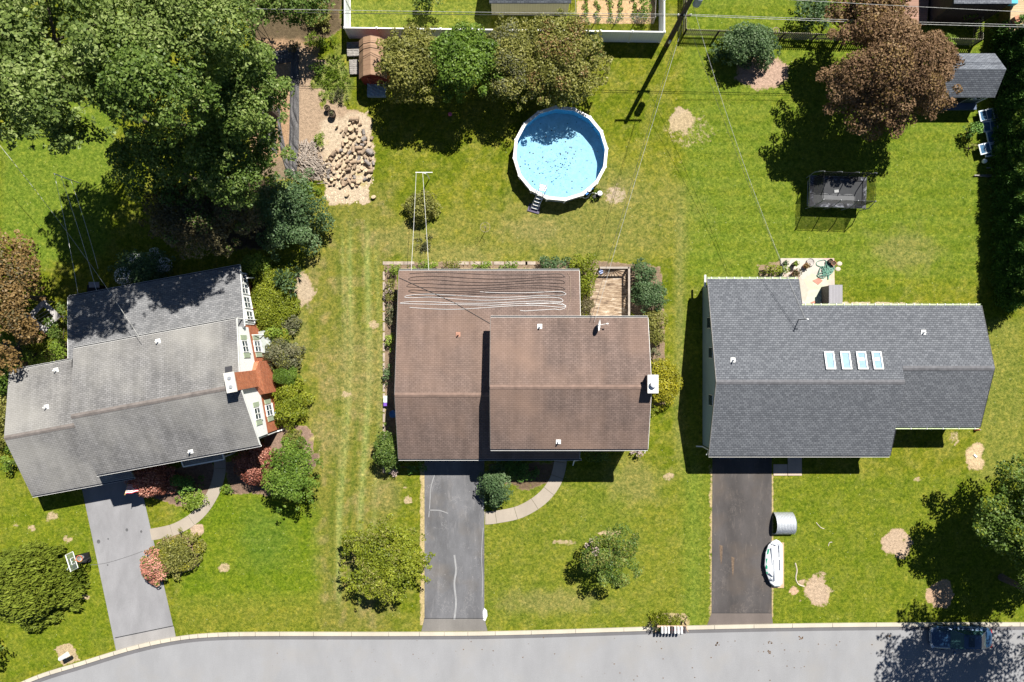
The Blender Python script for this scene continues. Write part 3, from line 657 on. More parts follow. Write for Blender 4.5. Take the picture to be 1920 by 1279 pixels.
gutter(h3, 0, xs, yr1, zr_(yr1) - .08, 1, M['gutgreen'], .58); gutter(h3, xs, xr, yr2, zr_(yr2) - .08, 1, M['gutgreen'], .58)
gutter(h3, 0, xm, 0, 2.67, -1, M['white']); gutter(h3, xm + .05, xr, yf2, zf2 - .08, -1, M['gutgreen'], 1.2)
for x, q in ((0, ((0, 2.75), (yk, zk), (yr1, zr_(yr1)))), (xr, ((yf2, zf2), (yk2, zk2), (yr2, zr_(yr2)))), (xm, ((0, 2.75), (yf2 - .1, zf_(yf2)))), (xs, ((yr2 + .1, zr_(yr2)), (yr1, zr_(yr1))))):
    m = MB(); s = -1 if x == 0 else 1
    for (y1, z1), (y2, z2) in zip(q, q[1:]):
        a_, b_ = x + s * .004, x + s * .035
        m.add([(a_, y1, z1 + .01), (a_, y2, z2 + .01), (a_, y2, z2 - .19), (a_, y1, z1 - .19), (b_, y1, z1 + .01), (b_, y2, z2 + .01), (b_, y2, z2 - .19), (b_, y1, z1 - .19)], [(0, 1, 2, 3), (4, 7, 6, 5), (0, 4, 5, 1), (3, 2, 6, 7), (0, 3, 7, 4), (1, 5, 6, 2)])
    m.part('rake_board', M['drip'] if x == 0 else M['dark'], h3, world=False)
for py in (662, 751): m = MB(); m.box(.265, qy(640 + (py - 640) * .955), 2.35, .06, .85, .95); f = m.part('window', M['white'], h3, world=False); m = MB(); m.box(.24, qy(640 + (py - 640) * .955), 2.35, .05, .77, .87); m.part('pane', M['glass'], f, world=False)
for py in (606,): m = MB(); m.box(.265, qy(640 + (py - 640) * .965), 1.9, .06, .85, .9); f = m.part('window', M['white'], h3, world=False); m = MB(); m.box(.24, qy(640 + (py - 640) * .965), 1.9, .05, .77, .82); m.part('pane', M['glass'], f, world=False)
m = MB(); m.box(qx(1392), .37, 1.08, 4.3, .07, 2.1); gd = m.part('garage_door', M['white'], h3, world=False)
m = MB(); [m.box(qx(1392), .325, z, 4.2, .02, .02) for z in (.55, 1.08, 1.6)]; m.part('door_panel_line', M['dark'], gd, world=False)
m = MB(); m.box(qx(1490), .37, 1.05, .95, .07, 2.1); m.part('front_door', plain('blue_door', (.05, .08, .14), .4, .1), h3, world=False)
for x in (1545, 1600): window(h3, (qx(x), .39, 1.5), 'y-', 1.6, 1.1)
for x in (1670, 1740): window(h3, (qx(x), yf2 + .39, 1.6), 'y-', 1.6, 1.1)
for x in (1640, 1720): window(h3, (qx(x), yr2 - .39, 1.6), 'y+', 1.4, 1.0)
m = MB(); m.box(qx(1515), yr2 - .36, 1.05, 1.7, .07, 2.0); m.part('patio_door', M['glass'], h3, world=False)
rr3 = [o3 + P3(0, yk, zk), o3 + P3(5, yk, zk), o3 + P3(0, yr1, zr_(yr1))]; ff3 = [o3 + P3(0, yk, zk), o3 + P3(5, yk, zk), o3 + P3(0, 0, 2.75)]
ang = -math.atan(srr)
for n_, px in enumerate((1555, 1585, 1615, 1644)):
    c = loc_of(h3, hit(px, 677, *rr3)); Mx = Matrix.Rotation(ang, 4, 'X')
    m = MB()
    for dx, dy, sx, sy in ((-.31, 0, .09, 1.34), (.31, 0, .09, 1.34), (0, .63, .55, .08), (0, -.63, .55, .08)):
        p = Mx @ Vector((dx, dy, .06)); m.box(c.x + p.x, c.y + p.y, c.z + p.z, sx, sy, .16, M=Mx)
    sk = m.part('skylight', M['white'], h3, world=False)
    p = Mx @ Vector((0, 0, .07)); m = MB(); m.box(c.x + p.x, c.y + p.y, c.z + p.z, .53, 1.18, .03, M=Mx); m.part('pane', M['skyglass'], sk, world=False)
    if n_ > 1:
        p = Mx @ Vector((0, .1, .092)); m = MB(); m.box(c.x + p.x, c.y + p.y, c.z + p.z, .34, .2, .012, M=Mx); m.part('blind', M['white'], sk, world=False)
vent(h3, loc_of(h3, hit(1374, 676, *rr3)), .5); vent(h3, loc_of(h3, hit(1731, 624, *rr3)), .3)
c = loc_of(h3, hit(1497, 600, *rr3)); m = MB(); m.tube([c + P3(0, 0, -.1), c + P3(.0, .0, 1.5)], .035, 8); ms = m.part('service_mast', M['dark'], h3, world=False)
m = MB(); m.ball(c + P3(0, 0, 1.52), .07); m.box(c.x + .1, c.y, c.z + 1.25, .25, .06, .06); m.part('weatherhead', M['white'], ms, world=False)
MAST3 = o3 + c + P3(0, 0, 1.25)
m = MB(); m.tube([(-.13, .05, 2.6), (.2, .3, 2.1), (.2, .3, .3), (-.25, .3, .1)], .05, 6); m.part('downspout', M['white'], h3, world=False)
m = MB(); m.tube([(qx(1742), yf2 - .1, 2.7), (qx(1742), yf2 + .2, 2.3), (qx(1742), yf2 + .2, .3), (qx(1742), yf2 - .5, .1)], .06, 6); m.part('downspout', M['white'], h3, world=False)
# ------------------------------------------------------------ outbuildings
def outbuilding(name, label, px0, px1, py0, py1, eave, ridge, wallm, roofm, oh=.15, trim='white', along='x'):
    """gabled shed given by ground-plan pixels"""
    c = G((px0 + px1) / 2, (py0 + py1) / 2); t = thing(name, label, 'shed', c)
    sx, sy = (px1 - px0) / PX, (py1 - py0) / PX; s = (ridge - eave) / (sy / 2)
    MB().prof([(-sy / 2, 0), (-sy / 2, eave), (0, ridge - .1), (sy / 2, eave), (sy / 2, 0)], -sx / 2, sx / 2).part('wall', wallm, t, world=False)
    for e in (-1, 1):
        m = MB(); a = [P3(-sx / 2 - oh, e * (sy / 2 + oh), eave - s * oh + .06), P3(sx / 2 + oh, e * (sy / 2 + oh), eave - s * oh + .06), P3(sx / 2 + oh, 0, ridge + .02), P3(-sx / 2 - oh, 0, ridge + .02)]
        m.slab(a if e < 0 else a[::-1], .08); m.part('roof', roofm, t, world=False)
    return t, sx, sy, s
t, sx, sy, s = outbuilding('garden_shed', 'dark blue grey garden shed with slate roof behind the copper leaved tree', 1738, 1828, 125, 195, 2.05, 3.15, plain('slate_blue_wall', (.05, .075, .09), .7, .2), M['roofshed'], .2)
m = MB(); m.box(-.5, -sy / 2 - .02, 1.0, 1.9, .04, 1.9); d = m.part('door', M['black'], t, world=False)
m = MB(); [m.box(x, -sy / 2 - .04, 1.0, .09, .05, 2.0) for x in (-1.5, .5)]; m.box(-.5, -sy / 2 - .04, 1.98, 1.9, .05, .09); m.part('door_frame', M['metal'], d, world=False)
m = MB(); [m.box(1.2 + dx, -sy / 2 - .03, 1.3 + dz, a, .05, b) for dx, dz, a, b in ((0, .3, .7, .06), (0, -.3, .7, .06), (-.33, 0, .06, .6), (.33, 0, .06, .6))]; f = m.part('window', M['white'], t, world=False)
m = MB(); m.box(1.2, -sy / 2 - .01, 1.3, .62, .04, .56); m.part('pane', M['glass'], f, world=False)
m = MB(); m.box(sx / 2 - .04, -sy / 2 - .02, 1.0, .1, .06, 2.0); m.part('corner_board', M['white'], t, world=False)
m = MB(); m.box(0, -sy / 2 - .28, .1, sx, .5, .2); m.part('step', plain('blue_step', (.1, .13, .2), .8, .2), t, world=False)
t, sx, sy, s = outbuilding('garden_shed', 'beige sided shed with grey roof inside the white fenced yard', 922, 1064, -70, 28, 2.1, 3.6, M['sidingbeige'], M['roofshed'], .12)
m = MB(); m.box(-1.2, -sy / 2 - .02, .95, .8, .04, 1.8); m.part('door', M['sidingbeige'], t, world=False)
# barn shaped shed
c = G(707, 128); t = thing('barn_shed', 'small red barn shed with brown curved gambrel roof beside stacked pallets', 'shed', c)
hw, y0, y1 = 1.0, -1.35, 1.36; pr = [(-hw - .08, 1.55), (-.62, 2.2), (0, 2.5), (.62, 2.2), (hw + .08, 1.55)]
barn = rowmat('barn_shingles', (.30, .185, .115), (.16, .09, .06), .36, 'u', .03, .18)
m = MB(); vs = [(x, y0 - .12, z) for x, z in pr] + [(x, y1 + .12, z) for x, z in pr] + [(x * .98, y0 - .12, z - .07) for x, z in pr] + [(x * .98, y1 + .12, z - .07) for x, z in pr]
m.add(vs, [(i, i + 1, i + 6, i + 5) for i in range(4)] + [(i + 11, i + 10, i + 15, i + 16) for i in range(4)] + [(i, i + 10, i + 11, i + 1) for i in range(4)] + [(i + 5, i + 6, i + 16, i + 15) for i in range(4)]); m.part('roof', barn, t, world=False)
redw = plain('barn_red', (.17, .025, .018), .7, .2)
m = MB(); w2 = [(-hw, 0), (hw, 0), (hw, 1.5), (.6, 2.12), (0, 2.42), (-.6, 2.12), (-hw, 1.5)]
m.add([(x, y0, z) for x, z in w2] + [(x, y1, z) for x, z in w2], [tuple(range(7)), tuple(range(13, 6, -1))] + [(i, i + 7, (i + 1) % 7 + 7, (i + 1) % 7) for i in range(7)]); m.part('wall', redw, t, world=False)
m = MB(); m.box(.1, y0 - .02, .85, 1.1, .04, 1.6); d = m.part('door', redw, t, world=False)
m = MB(); m.tube([(-.4, y0 - .06, .1), (.6, y0 - .06, 1.6)], .03, 4); m.tube([(.6, y0 - .06, .1), (-.4, y0 - .06, 1.6)], .03, 4); m.box(-.45, y0 - .05, .85, .06, .04, 1.6); m.box(.65, y0 - .05, .85, .06, .04, 1.6); m.part('door_brace', plain('faded_red', (.3, .08, .06), .7, .2), d, world=False)
rb = MB(); [rb.box(0, y, 2.51, .3, .05, .05) for y in (-.9, .2, 1.1)]
for yy in (.55, .95):
    m = MB(); m.tube([(x, yy - abs(x) * .0, z + .02) for x, z in pr], .02, 4); m.part('roof_seam', M['darkwood'], t, world=False)
m = MB(); nn = 8; g = [[G(690 + i * 34 / nn, 156 + j * 28 / nn, .32 + .05 * math.sin(i * 2.1 + j) * math.cos(j * 1.7)) for i in range(nn + 1)] for j in range(nn + 1)]
m.add([p for r in g for p in r], [(j * (nn + 1) + i, (j + 1) * (nn + 1) + i, (j + 1) * (nn + 1) + i + 1, j * (nn + 1) + i + 1) for i in range(nn) for j in range(nn)])
m.box(*(G(707, 170, .13)), 1.42, 1.16, .26)
m.solo('tarpaulin', plain('pale_blue_tarp', (.34, .44, .5), .4, .35, 5), 'crumpled pale blue tarp spread over a low box in front of the red barn shed', 'tarp')
# dark building and timber deck at the top, raised deck at the corner
pt = thing('building', 'dark walled outbuilding at the top edge, right of the reddish timber deck', 'building', G(1790, -10))
MB().box(G(1790, -10).x, G(1790, -10).y, 1.5, 4.2, 4.6, 3.0).part('wall', plain('dark_brown_wall', (.05, .035, .035), .8, .2), pt)
MB().box(G(1792, -12).x, G(1792, -12).y, 3.06, 4.3, 4.7, .12).part('roof', M['roofshed'], pt)
deckred = rowmat('red_deck_boards', (.30, .17, .12), (.10, .05, .04), .14, 'v', .015, .2, vs=(.3, 3, 1))
m = MB(); m.slab([W(1692, 46, .35), W(1738, 46, .35), W(1744, -30, .35), W(1704, -30, .35)], .3); m.solo('timber_deck', deckred, 'reddish timber deck half hidden by the copper leaved tree', 'deck')
rd = thing('raised_deck', 'raised pale timber deck with dark slatted skirt at the top right corner', 'deck', G(1900, 20))
bs = rowmat('tan_deck_boards', (.44, .33, .19), (.15, .1, .06), .14, 'v', .018, .15)
m = MB(); m.slab([W(1893, 60, 2.0), W(1990, 60, 2.0), W(1990, -60, 2.0), W(1900, -60, 2.0)], .12); m.part('deck_boards', bs, rd)
m = MB(); a, b, c_, d_ = G(1872, 88), G(1874, -60), W(1900, -60, 1.97), W(1895, 62, 1.97)
nb = 60
for i in range(nb):
    f0, f1 = i / nb, (i + .72) / nb; m.add([a.lerp(b, f0), a.lerp(b, f1), d_.lerp(c_, f1), d_.lerp(c_, f0)], [(0, 1, 2, 3)])
a2, d2 = G(1930, 64), W(1990, 60, 1.97)
for i in range(30):
    f0, f1 = i / 30, (i + .72) / 30; m.add([a.lerp(a2, f0), a.lerp(a2, f1), W(1895, 62, 1.97).lerp(d2, f1), W(1895, 62, 1.97).lerp(d2, f0)], [(0, 1, 2, 3)])
m.part('skirt_slats', plain('olive_slats', (.16, .12, .05), .8, .3), rd)
# ------------------------------------------------------------ middle house deck
dk = thing('deck', 'weathered peeling timber deck with dark sunburst railing behind the brown roofed house', 'deck', G(1145, 560))
t_ = NT('peeling_deck'); uv_ = t_.mapping('UV', (.5, 2.4, 1)); n_ = t_.noise(uv_, 2.2, 6, .75, .3)
c_ = t_.ramp(n_, [(.36, (.07, .048, .032)), (.47, (.23, .16, .105)), (.56, (.34, .26, .18)), (.68, (.58, .53, .46))])
sp = t_.n('SeparateXYZ'); t_.l(t_.mapping('UV'), sp.inputs[0]); fr = t_.math('FRACT', t_.math('DIVIDE', sp.outputs['Y'], .145))
c_ = t_.mix(t_.math('LESS_THAN', fr, .12), c_, (.10, .07, .045)); t_.bump(n_, .4, .02)
m = MB(); m.slab([G(1105, 620, .4), G(1176, 620, .4), G(1176, 504, .4), G(1105, 504, .4)], .15); m.part('deck_boards', t_.done(c_, .85), dk)
def rail(p0, p1, bays, parent, z0=.4, z1=1.35):
    m = MB(); b = MB(); d = p1 - p0
    for i in range(bays + 1):
        p = p0 + d * (i / bays); m.box(p.x, p.y, (z0 + z1) / 2, .09, .09, z1 - z0)
    m.part('railing_post', M['darkwood'], parent)
    for i in range(bays):
        a = p0 + d * (i / bays); e = p0 + d * ((i + 1) / bays); c = (a + e) / 2
        for k in range(13):
            th = math.pi * k / 12; L = (e - a).length / 2; dx, dz = math.cos(th), math.sin(th); s = min(L / max(abs(dx), 1e-3), .82 / max(dz, 1e-3))
            u = (e - a).normalized(); b.tube([P3(c.x, c.y, z0 + .08) + u * dx * .12 + P3(0, 0, dz * .08), P3(c.x, c.y, z0 + .08) + u * dx * s + P3(0, 0, dz * s)], .032, 4)
    b.part('baluster', M['darkwood'], parent)
    t2 = MB(); q = (p0 + p1) / 2; ang = math.atan2(d.y, d.x); t2.box(q.x, q.y, z1 + .02, d.length + .12, .15, .045, rz=ang); t2.part('handrail', plain('pale_handrail', (.30, .26, .22), .7, .25), parent)
    t3 = MB(); t3.box(q.x, q.y, z0 + .06, d.length, .06, .07, rz=ang); t3.part('bottom_rail', M['darkwood'], parent)
rail(G(1122, 506), G(1173, 506), 1, dk); rail(G(1174, 506), G(1174, 592), 2, dk)
m = MB(); m.cyl(W(1127, 510, .42), W(1127, 510, .55), .14, .17, 14); m.cyl(W(1127, 510, .5), W(1127, 510, .56), .08, .08, 10)
m.solo('bowl', plain('blue_white_bowl', (.35, .42, .65), .4, .4, 30), 'small blue and white bowl in the shaded corner of the weathered deck', 'bowl')
# ------------------------------------------------------------ trees, shrubs, hedges
LM = {
 'maple': leafmat('leaves_mid_green', (.04, .085, .012), (.12, .185, .033), (.26, .31, .09)),
 'poplar': leafmat('leaves_pale_green', (.055, .105, .018), (.165, .225, .05), (.34, .39, .15), .3, .6, .3),
 'brownish': leafmat('leaves_dull_brown', (.075, .060, .030), (.14, .115, .055), (.2, .18, .09)),
 'copper': leafmat('leaves_copper', (.10, .058, .032), (.205, .125, .068), (.30, .20, .115), .25, .75, .15),
 'rust': leafmat('leaves_rust', (.13, .075, .025), (.22, .14, .05), (.30, .20, .09), .25),
 'olive': leafmat('leaves_olive', (.11, .12, .024), (.22, .22, .05), (.31, .28, .085)),
 'yellow': leafmat('leaves_yellow_green', (.11, .15, .012), (.20, .235, .018), (.31, .32, .035)),
 'gold': leafmat('leaves_gold', (.15, .17, .012), (.30, .28, .018), (.42, .36, .03)),
 'fresh': leafmat('leaves_fresh_green', (.06, .12, .014), (.13, .21, .026), (.22, .29, .05)),
 'bluish': leafmat('leaves_blue_green', (.045, .090, .035), (.10, .165, .065), (.17, .23, .11)),
 'grey': leafmat('leaves_grey_green', (.09, .10, .05), (.15, .155, .08), (.22, .20, .12)),
 'cedar': leafmat('cedar_sprays', (.05, .115, .02), (.10, .20, .035), (.16, .27, .05), .1, .6, .2),
 'juniper': leafmat('juniper_sprays', (.085, .12, .012), (.15, .19, .02), (.22, .25, .035), .1, .6, .2),
 'lime': leafmat('leaves_lime', (.12, .19, .02), (.20, .28, .035), (.30, .36, .07)),
 'pink': leafmat('petals_pink', (.40, .15, .11), (.52, .24, .18), (.56, .34, .26), .15, .7, .1),
 'mauve': leafmat('petals_dusty', (.30, .22, .2), (.45, .35, .33), (.6, .5, .48), .15, .7, .1),
 'redleaf': leafmat('leaves_wine_red', (.14, .04, .03), (.26, .09, .06), (.36, .16, .11), .2),
 'petal': leafmat('petals_white', (.6, .6, .6), (.75, .75, .75), None, .1, .7, .1),
}
BARK = plain('bark', (.11, .085, .065), .95, .4, 5)
def leafmesh(name, mt, blobs, size, cov, seed, parent, base, style='leaf', flat=.6, up=.5, core=.78):
    r = np.random.default_rng(seed); B = np.array(blobs, float); size *= .82
    area = 4 * np.pi * ((B[:, 3] * B[:, 4] + B[:, 3] * B[:, 5] + B[:, 4] * B[:, 5]) / 3)
    cnt = np.maximum(3, area * cov / (size * size * .55) * .62).astype(int); idx = np.repeat(np.arange(len(B)), cnt); n = len(idx)
    d = r.normal(size=(n, 3)); d /= np.linalg.norm(d, axis=1)[:, None]
    low = d[:, 2] < -.35; d[low, 2] *= -1
    rad = core + (1.08 - core) * r.random(n) ** .7; rad = np.where(r.random(n) < .2, r.random(n) * .8 + .2, rad)
    p = B[idx, :3] + d * B[idx, 3:6] * rad[:, None]
    p[:, 2] = np.maximum(p[:, 2], .04 + .05 * r.random(n))
    if style == 'spray':                                   # long sprays pointing outwards and up
        u = d + np.array([0, 0, .25]) + r.normal(size=(n, 3)) * .22; u /= np.linalg.norm(u, axis=1)[:, None]
        w_ = np.cross(u, r.normal(size=(n, 3))); w_ /= np.linalg.norm(w_, axis=1)[:, None]; a, b = size * 1.1, size * .26
    elif style == 'comb':                                  # sprays all leaning the same way
        u = np.array([.8, .35, .35]) + r.normal(size=(n, 3)) * .28; u /= np.linalg.norm(u, axis=1)[:, None]
        w_ = np.cross(u, np.array([0, 0, 1.0]) + r.normal(size=(n, 3)) * .5); w_ /= np.linalg.norm(w_, axis=1)[:, None]; a, b = size * 1.25, size * .28
    else:
        nrm = d * (1 - up) + np.array([0, 0, up]) + r.normal(size=(n, 3)) * flat; nrm /= np.linalg.norm(nrm, axis=1)[:, None]
        u = np.cross(nrm, r.normal(size=(n, 3))); u /= np.linalg.norm(u, axis=1)[:, None]; w_ = np.cross(nrm, u); a, b = size * .62, size * .40
    s = (.65 + .7 * r.random(n))[:, None]
    q = np.stack([p - u * a * s, p + w_ * b * s - u * a * s * .1, p + u * a * s, p - w_ * b * s - u * a * s * .1], 1).reshape(-1, 3) - np.array(base)
    me = bpy.data.meshes.new(name); me.vertices.add(n * 4); me.vertices.foreach_set('co', q.ravel())
    me.loops.add(n * 4); me.loops.foreach_set('vertex_index', np.arange(n * 4, dtype=np.int32)); me.polygons.add(n)
    me.polygons.foreach_set('loop_start', np.arange(0, n * 4, 4)); me.polygons.foreach_set('loop_total', np.full(n, 4)); me.update()
    at = me.attributes.new('rnd', 'FLOAT', 'FACE'); br = r.random(len(B)); at.data.foreach_set('value', np.clip(.45 * br[idx] + .55 * r.random(n), 0, 1).astype(np.float32))
    me.materials.append(mt); o = bpy.data.objects.new(name, me); COL.objects.link(o); o.parent = parent; ROOTM[o.name] = ROOTM[parent.name]; return o
def crown_blobs(cx, cy, zc, rx, ry, hz, nb, seed, br=.34, under=.35, rough=.18):
    r = random.Random(seed); out = []
    for i in range(nb):
        f = math.sqrt((i + .5) / nb) * (1 + r.uniform(-rough, rough)); a = i * 2.39996 + r.uniform(-.5, .5)
        f = min(f, 1.02); k = br * r.uniform(.65, 1.25) * (1.15 - .45 * f) * (1.25 if r.random() < .25 else .9)
        x = cx + rx * f * math.cos(a) * (1 - k * .62); y = cy + ry * f * math.sin(a) * (1 - k * .62)
        z = zc + hz * (math.sqrt(max(0, 1.03 - f * f)) - .25) + r.uniform(-.3, .3) * hz
        m = min(math.sqrt(rx * ry), min(rx, ry) * 1.7) * k; out.append((x, y, z, m * r.uniform(.9, 1.25), m * r.uniform(.9, 1.25), m * .72))
    for i in range(int(nb * .5)):                      # loose sprigs break the outline
        a = r.uniform(0, 6.28); f = r.uniform(.86, 1.1); m = min(rx, ry) * br * r.uniform(.22, .45)
        out.append((cx + rx * f * math.cos(a), cy + ry * f * math.sin(a), zc + hz * r.uniform(-.35, .35), m, m, m * .6))
    for i in range(int(nb * under)):
        a = r.uniform(0, 6.28); f = r.uniform(.2, .85); m = min(rx, ry) * br * r.uniform(.6, 1)
        out.append((cx + rx * f * math.cos(a), cy + ry * f * math.sin(a), zc - hz * r.uniform(.15, .6), m, m, m * .7))
    return out
def trunkmesh(base, blobs, top, r0, parent, seed, nl=9):
    r = random.Random(seed); m = MB(); b = Vector(base)
    t = Vector((b.x + r.uniform(-.15, .15), b.y + r.uniform(-.15, .15), top))
    m.tube([b - P3(0, 0, .1), b.lerp(t, .15), b.lerp(t, .55) + P3(r.uniform(-.08, .08), r.uniform(-.08, .08), 0), t], [r0 * 1.5, r0, r0 * .75, r0 * .4], 9)
    for q in r.sample(blobs, min(nl, len(blobs))):
        e = Vector(q[:3]); s = b.lerp(t, r.uniform(.35, .95)); mid = s.lerp(e, .5) + P3(0, 0, .12 * (e - s).length)
        m.tube([s, mid, e], [r0 * .38, r0 * .22, r0 * .07], 6)
    m.part('trunk', BARK, parent)
def tree(label, px, py, rx, ry, zc, hz, mt, size=.24, cov=.9, nb=26, seed=1, name='tree', cat='tree', r0=.18, br=.34, group=None, style='leaf', second=None, under=.35, holes=(), foot=None, **kw):
    rx *= 1.08; ry *= 1.08
    k = (H - zc) / 1280; c = W(px, py, zc); t = thing(name, label, cat, (c.x, c.y, 0), 0, group)
    bl = crown_blobs(c.x, c.y, zc, rx * k, ry * k, hz, nb, seed, br, under)
    for hx, hy, hr in holes:
        hc = W(hx, hy, zc); bl = [b for b in bl if math.hypot(b[0] - hc.x, b[1] - hc.y) > hr * k + b[3] * .5]
    bl = [b for b in bl if b[2] > -.2]
    leafmesh('crown', LM[mt], bl, size, cov, seed, t, (c.x, c.y, 0), style, **kw)
    fb = G(*foot) if foot else c
    trunkmesh((fb.x, fb.y, 0), bl, zc + hz * .3, r0, t, seed)
    if second:
        sm, frac, ssz = second; r = random.Random(seed + 5)
        leafmesh('blossom' if sm in ('pink', 'mauve', 'petal') else 'foliage', LM[sm], [(b[0], b[1], b[2] + b[5] * .35, b[3] * .85, b[4] * .85, b[5] * .85) for b in r.sample(bl, max(1, int(len(bl) * frac)))], ssz, .35, seed + 3, t, (c.x, c.y, 0))
    return t
def shrub(label, px, py, rx, ry, h, mt, size=.13, cov=.85, nb=12, seed=1, group=None, style='leaf', second=None, cat='shrub', name='shrub', br=.42, pet=.38, **kw):
    zc = h * .45; k = (H - zc) / 1280; rx *= 1.14; ry *= 1.14; c = W(px, py, zc); t = thing(name, label, cat, (c.x, c.y, 0), 0, group)
    bl = crown_blobs(c.x, c.y, zc, rx * k, ry * k, h * .6, nb, seed, br, .3, .3)
    bl = [(b[0], b[1], max(b[2], b[5] * .5), b[3], b[4], b[5]) for b in bl]
    f = leafmesh('foliage', LM[mt], bl, size, cov, seed, t, (c.x, c.y, 0), style, **kw)
    m = MB(); r = random.Random(seed)
    for b in r.sample(bl, min(6, len(bl))): m.tube([(c.x, c.y, -.05), ((c.x + b[0]) / 2, (c.y + b[1]) / 2, b[2] * .6), b[:3]], [.04, .03, .01], 5)
    m.part('stem', BARK, t)
    if second:
        sm, frac, ssz = second; r = random.Random(seed + 5)
        leafmesh('blossom', LM[sm], [(b[0], b[1], b[2] + b[5] * .3, b[3] * .9, b[4] * .9, b[5] * .9) for b in r.sample(bl, max(1, int(len(bl) * frac)))], ssz, pet, seed + 3, t, (c.x, c.y, 0), core=.95)
    return t
# big trees at the top left
GB = 'broad leaved trees filling the top left corner'
HO = ((162, 200, 24), (190, 228, 13))
tree('huge pale green tree, farthest into the top left corner', 95, 75, 165, 120, 17, 2.8, 'poplar', .22, .9, 62, 11, r0=.28, group=GB, br=.23, under=.7, holes=((130, 55, 10),) + HO)
tree('pale green tree reaching over the lawn at the left edge of the yard', 48, 200, 118, 74, 18.0, 2.2, 'poplar', .21, .9, 40, 12, r0=.13, foot=(290, 240), group=GB, br=.25, under=.5, holes=HO)
tree('middle height green tree under the tallest crowns, left of the sunny gap in the canopy', 104, 178, 104, 88, 10, 2.0, 'maple', .21, .9, 40, 23, r0=.15, group=GB, br=.26, under=.5, holes=HO, foot=(300, 215))
tree('middle height green tree under the tallest crowns, above the sunny gap in the canopy', 225, 110, 90, 70, 12, 2.0, 'maple', .21, .9, 34, 24, r0=.15, group=GB, br=.26, under=.5, holes=HO, foot=(400, 215))
tree('tall yellowish green tree at the top edge, beside the dark vegetable rows', 345, 55, 135, 92, 15, 2.6, 'poplar', .20, .95, 58, 13, r0=.25, group=GB, br=.23, under=.7)
tree('broad green tree beside the strips of black sheeting', 448, 178, 86, 100, 10.5, 2.4, 'maple', .19, .95, 54, 14, r0=.22, foot=(450, 230), group=GB, br=.24, second=('poplar', .6, .18), under=.6)
tree('dark green tree in the middle of the top left group', 285, 165, 105, 92, 16, 2.2, 'maple', .2, .85, 44, 15, r0=.2, foot=(400, 230), group=GB, br=.25, under=.6, holes=HO)
tree('green tree overhanging the brush pile, lowest of the sunny crowns', 430, 302, 105, 78, 8.0, 2.0, 'maple', .19, .95, 52, 16, r0=.22, foot=(445, 330), group=GB, br=.24, second=('poplar', .5, .18), under=.6)
tree('shaded green tree behind the grey roofed house, over the dark yard', 300, 305, 90, 72, 6.0, 1.8, 'maple', .2, .8, 34, 17, r0=.18, group=GB, br=.27, under=.5)
tree('dull brownish tree in deep shade just above the grey roofed house', 380, 405, 105, 66, 4.6, 1.6, 'brownish', .17, .85, 44, 18, r0=.12, br=.27, second=('maple', .3, .16), under=.5)
shrub('large blue green shrub with loose ragged edge beside the brush pile', 545, 402, 63, 72, 3.6, 'bluish', .17, .9, 34, 19, br=.30, second=None)
tree('rust brown tree at the left edge of the photo', 8, 555, 62, 128, 4.2, 1.4, 'rust', .20, .85, 30, 20, r0=.2, br=.3, second=('brownish', .3, .18))
tree('small dark tree at the top edge just left of the white fence', 530, 3, 100, 36, 4.0, 1.3, 'maple', .18, .8, 34, 21, r0=.07, under=.6, foot=(505, 12))
tree('small green tree cut by the top edge, inside the white fenced lawn', 800, -6, 26, 22, 1.7, .9, 'maple', .16, .9, 14, 22, r0=.06, under=.9)
# bushes between shed and pool
GM = 'row of bushy trees between the red shed and the pool'
tree('olive green bushy tree, touching the red barn shed', 778, 124, 62, 66, 3.4, 1.4, 'olive', .18, .95, 34, 31, group=GM, r0=.12)
tree('bright green bushy tree, second from the red barn shed', 868, 118, 62, 66, 3.8, 1.5, 'fresh', .18, .95, 36, 32, group=GM, r0=.12)
tree('thin leaved grey green tree with bare twigs, third from the red barn shed', 958, 116, 50, 76, 3.1, 1.2, 'olive', .15, .75, 34, 33, group=GM, r0=.1, second=('grey', .5, .15))
tree('broad olive tree with yellowish clumps, nearest to the pool', 1052, 112, 76, 78, 3.0, 1.2, 'olive', .18, .95, 44, 34, group=GM, r0=.14, br=.27, second=('rust', .2, .15))
shrub('small dark conifer squeezed against the white fence', 1113, 88, 14, 26, 1.8, 'cedar', .13, 1.0, 8, 35, style='spray')
# right yard
shrub('round grey green shrub in front of the dark picket fence', 1400, 90, 54, 31, 2.3, 'bluish', .15, 1.1, 34, 36, br=.34)
shrub('small round green shrub behind the picket fence, beside a wheel shaped ornament', 1522, 24, 34, 29, 2.0, 'bluish', .16, .8, 16, 37, br=.34)
tree('large copper leaved tree partly covering the blue grey shed', 1658, 138, 118, 100, 5.0, 2.4, 'copper', .17, 1.0, 56, 38, r0=.2, br=.25, under=.5, second=('rust', .3, .15))
tree('smaller copper leaved tree cut by the top edge', 1625, 22, 68, 55, 4.4, 1.6, 'copper', .17, .9, 34, 39, r0=.15, br=.3, second=('rust', .5, .2))
shrub('light green weeds growing through the picket fence', 1772, 78, 20, 14, 1.0, 'lime', .15, .5, 8, 40)
shrub('dark green bush between outbuilding and picket fence', 1815, 15, 18, 34, 1.5, 'fresh', .16, .7, 9, 41)
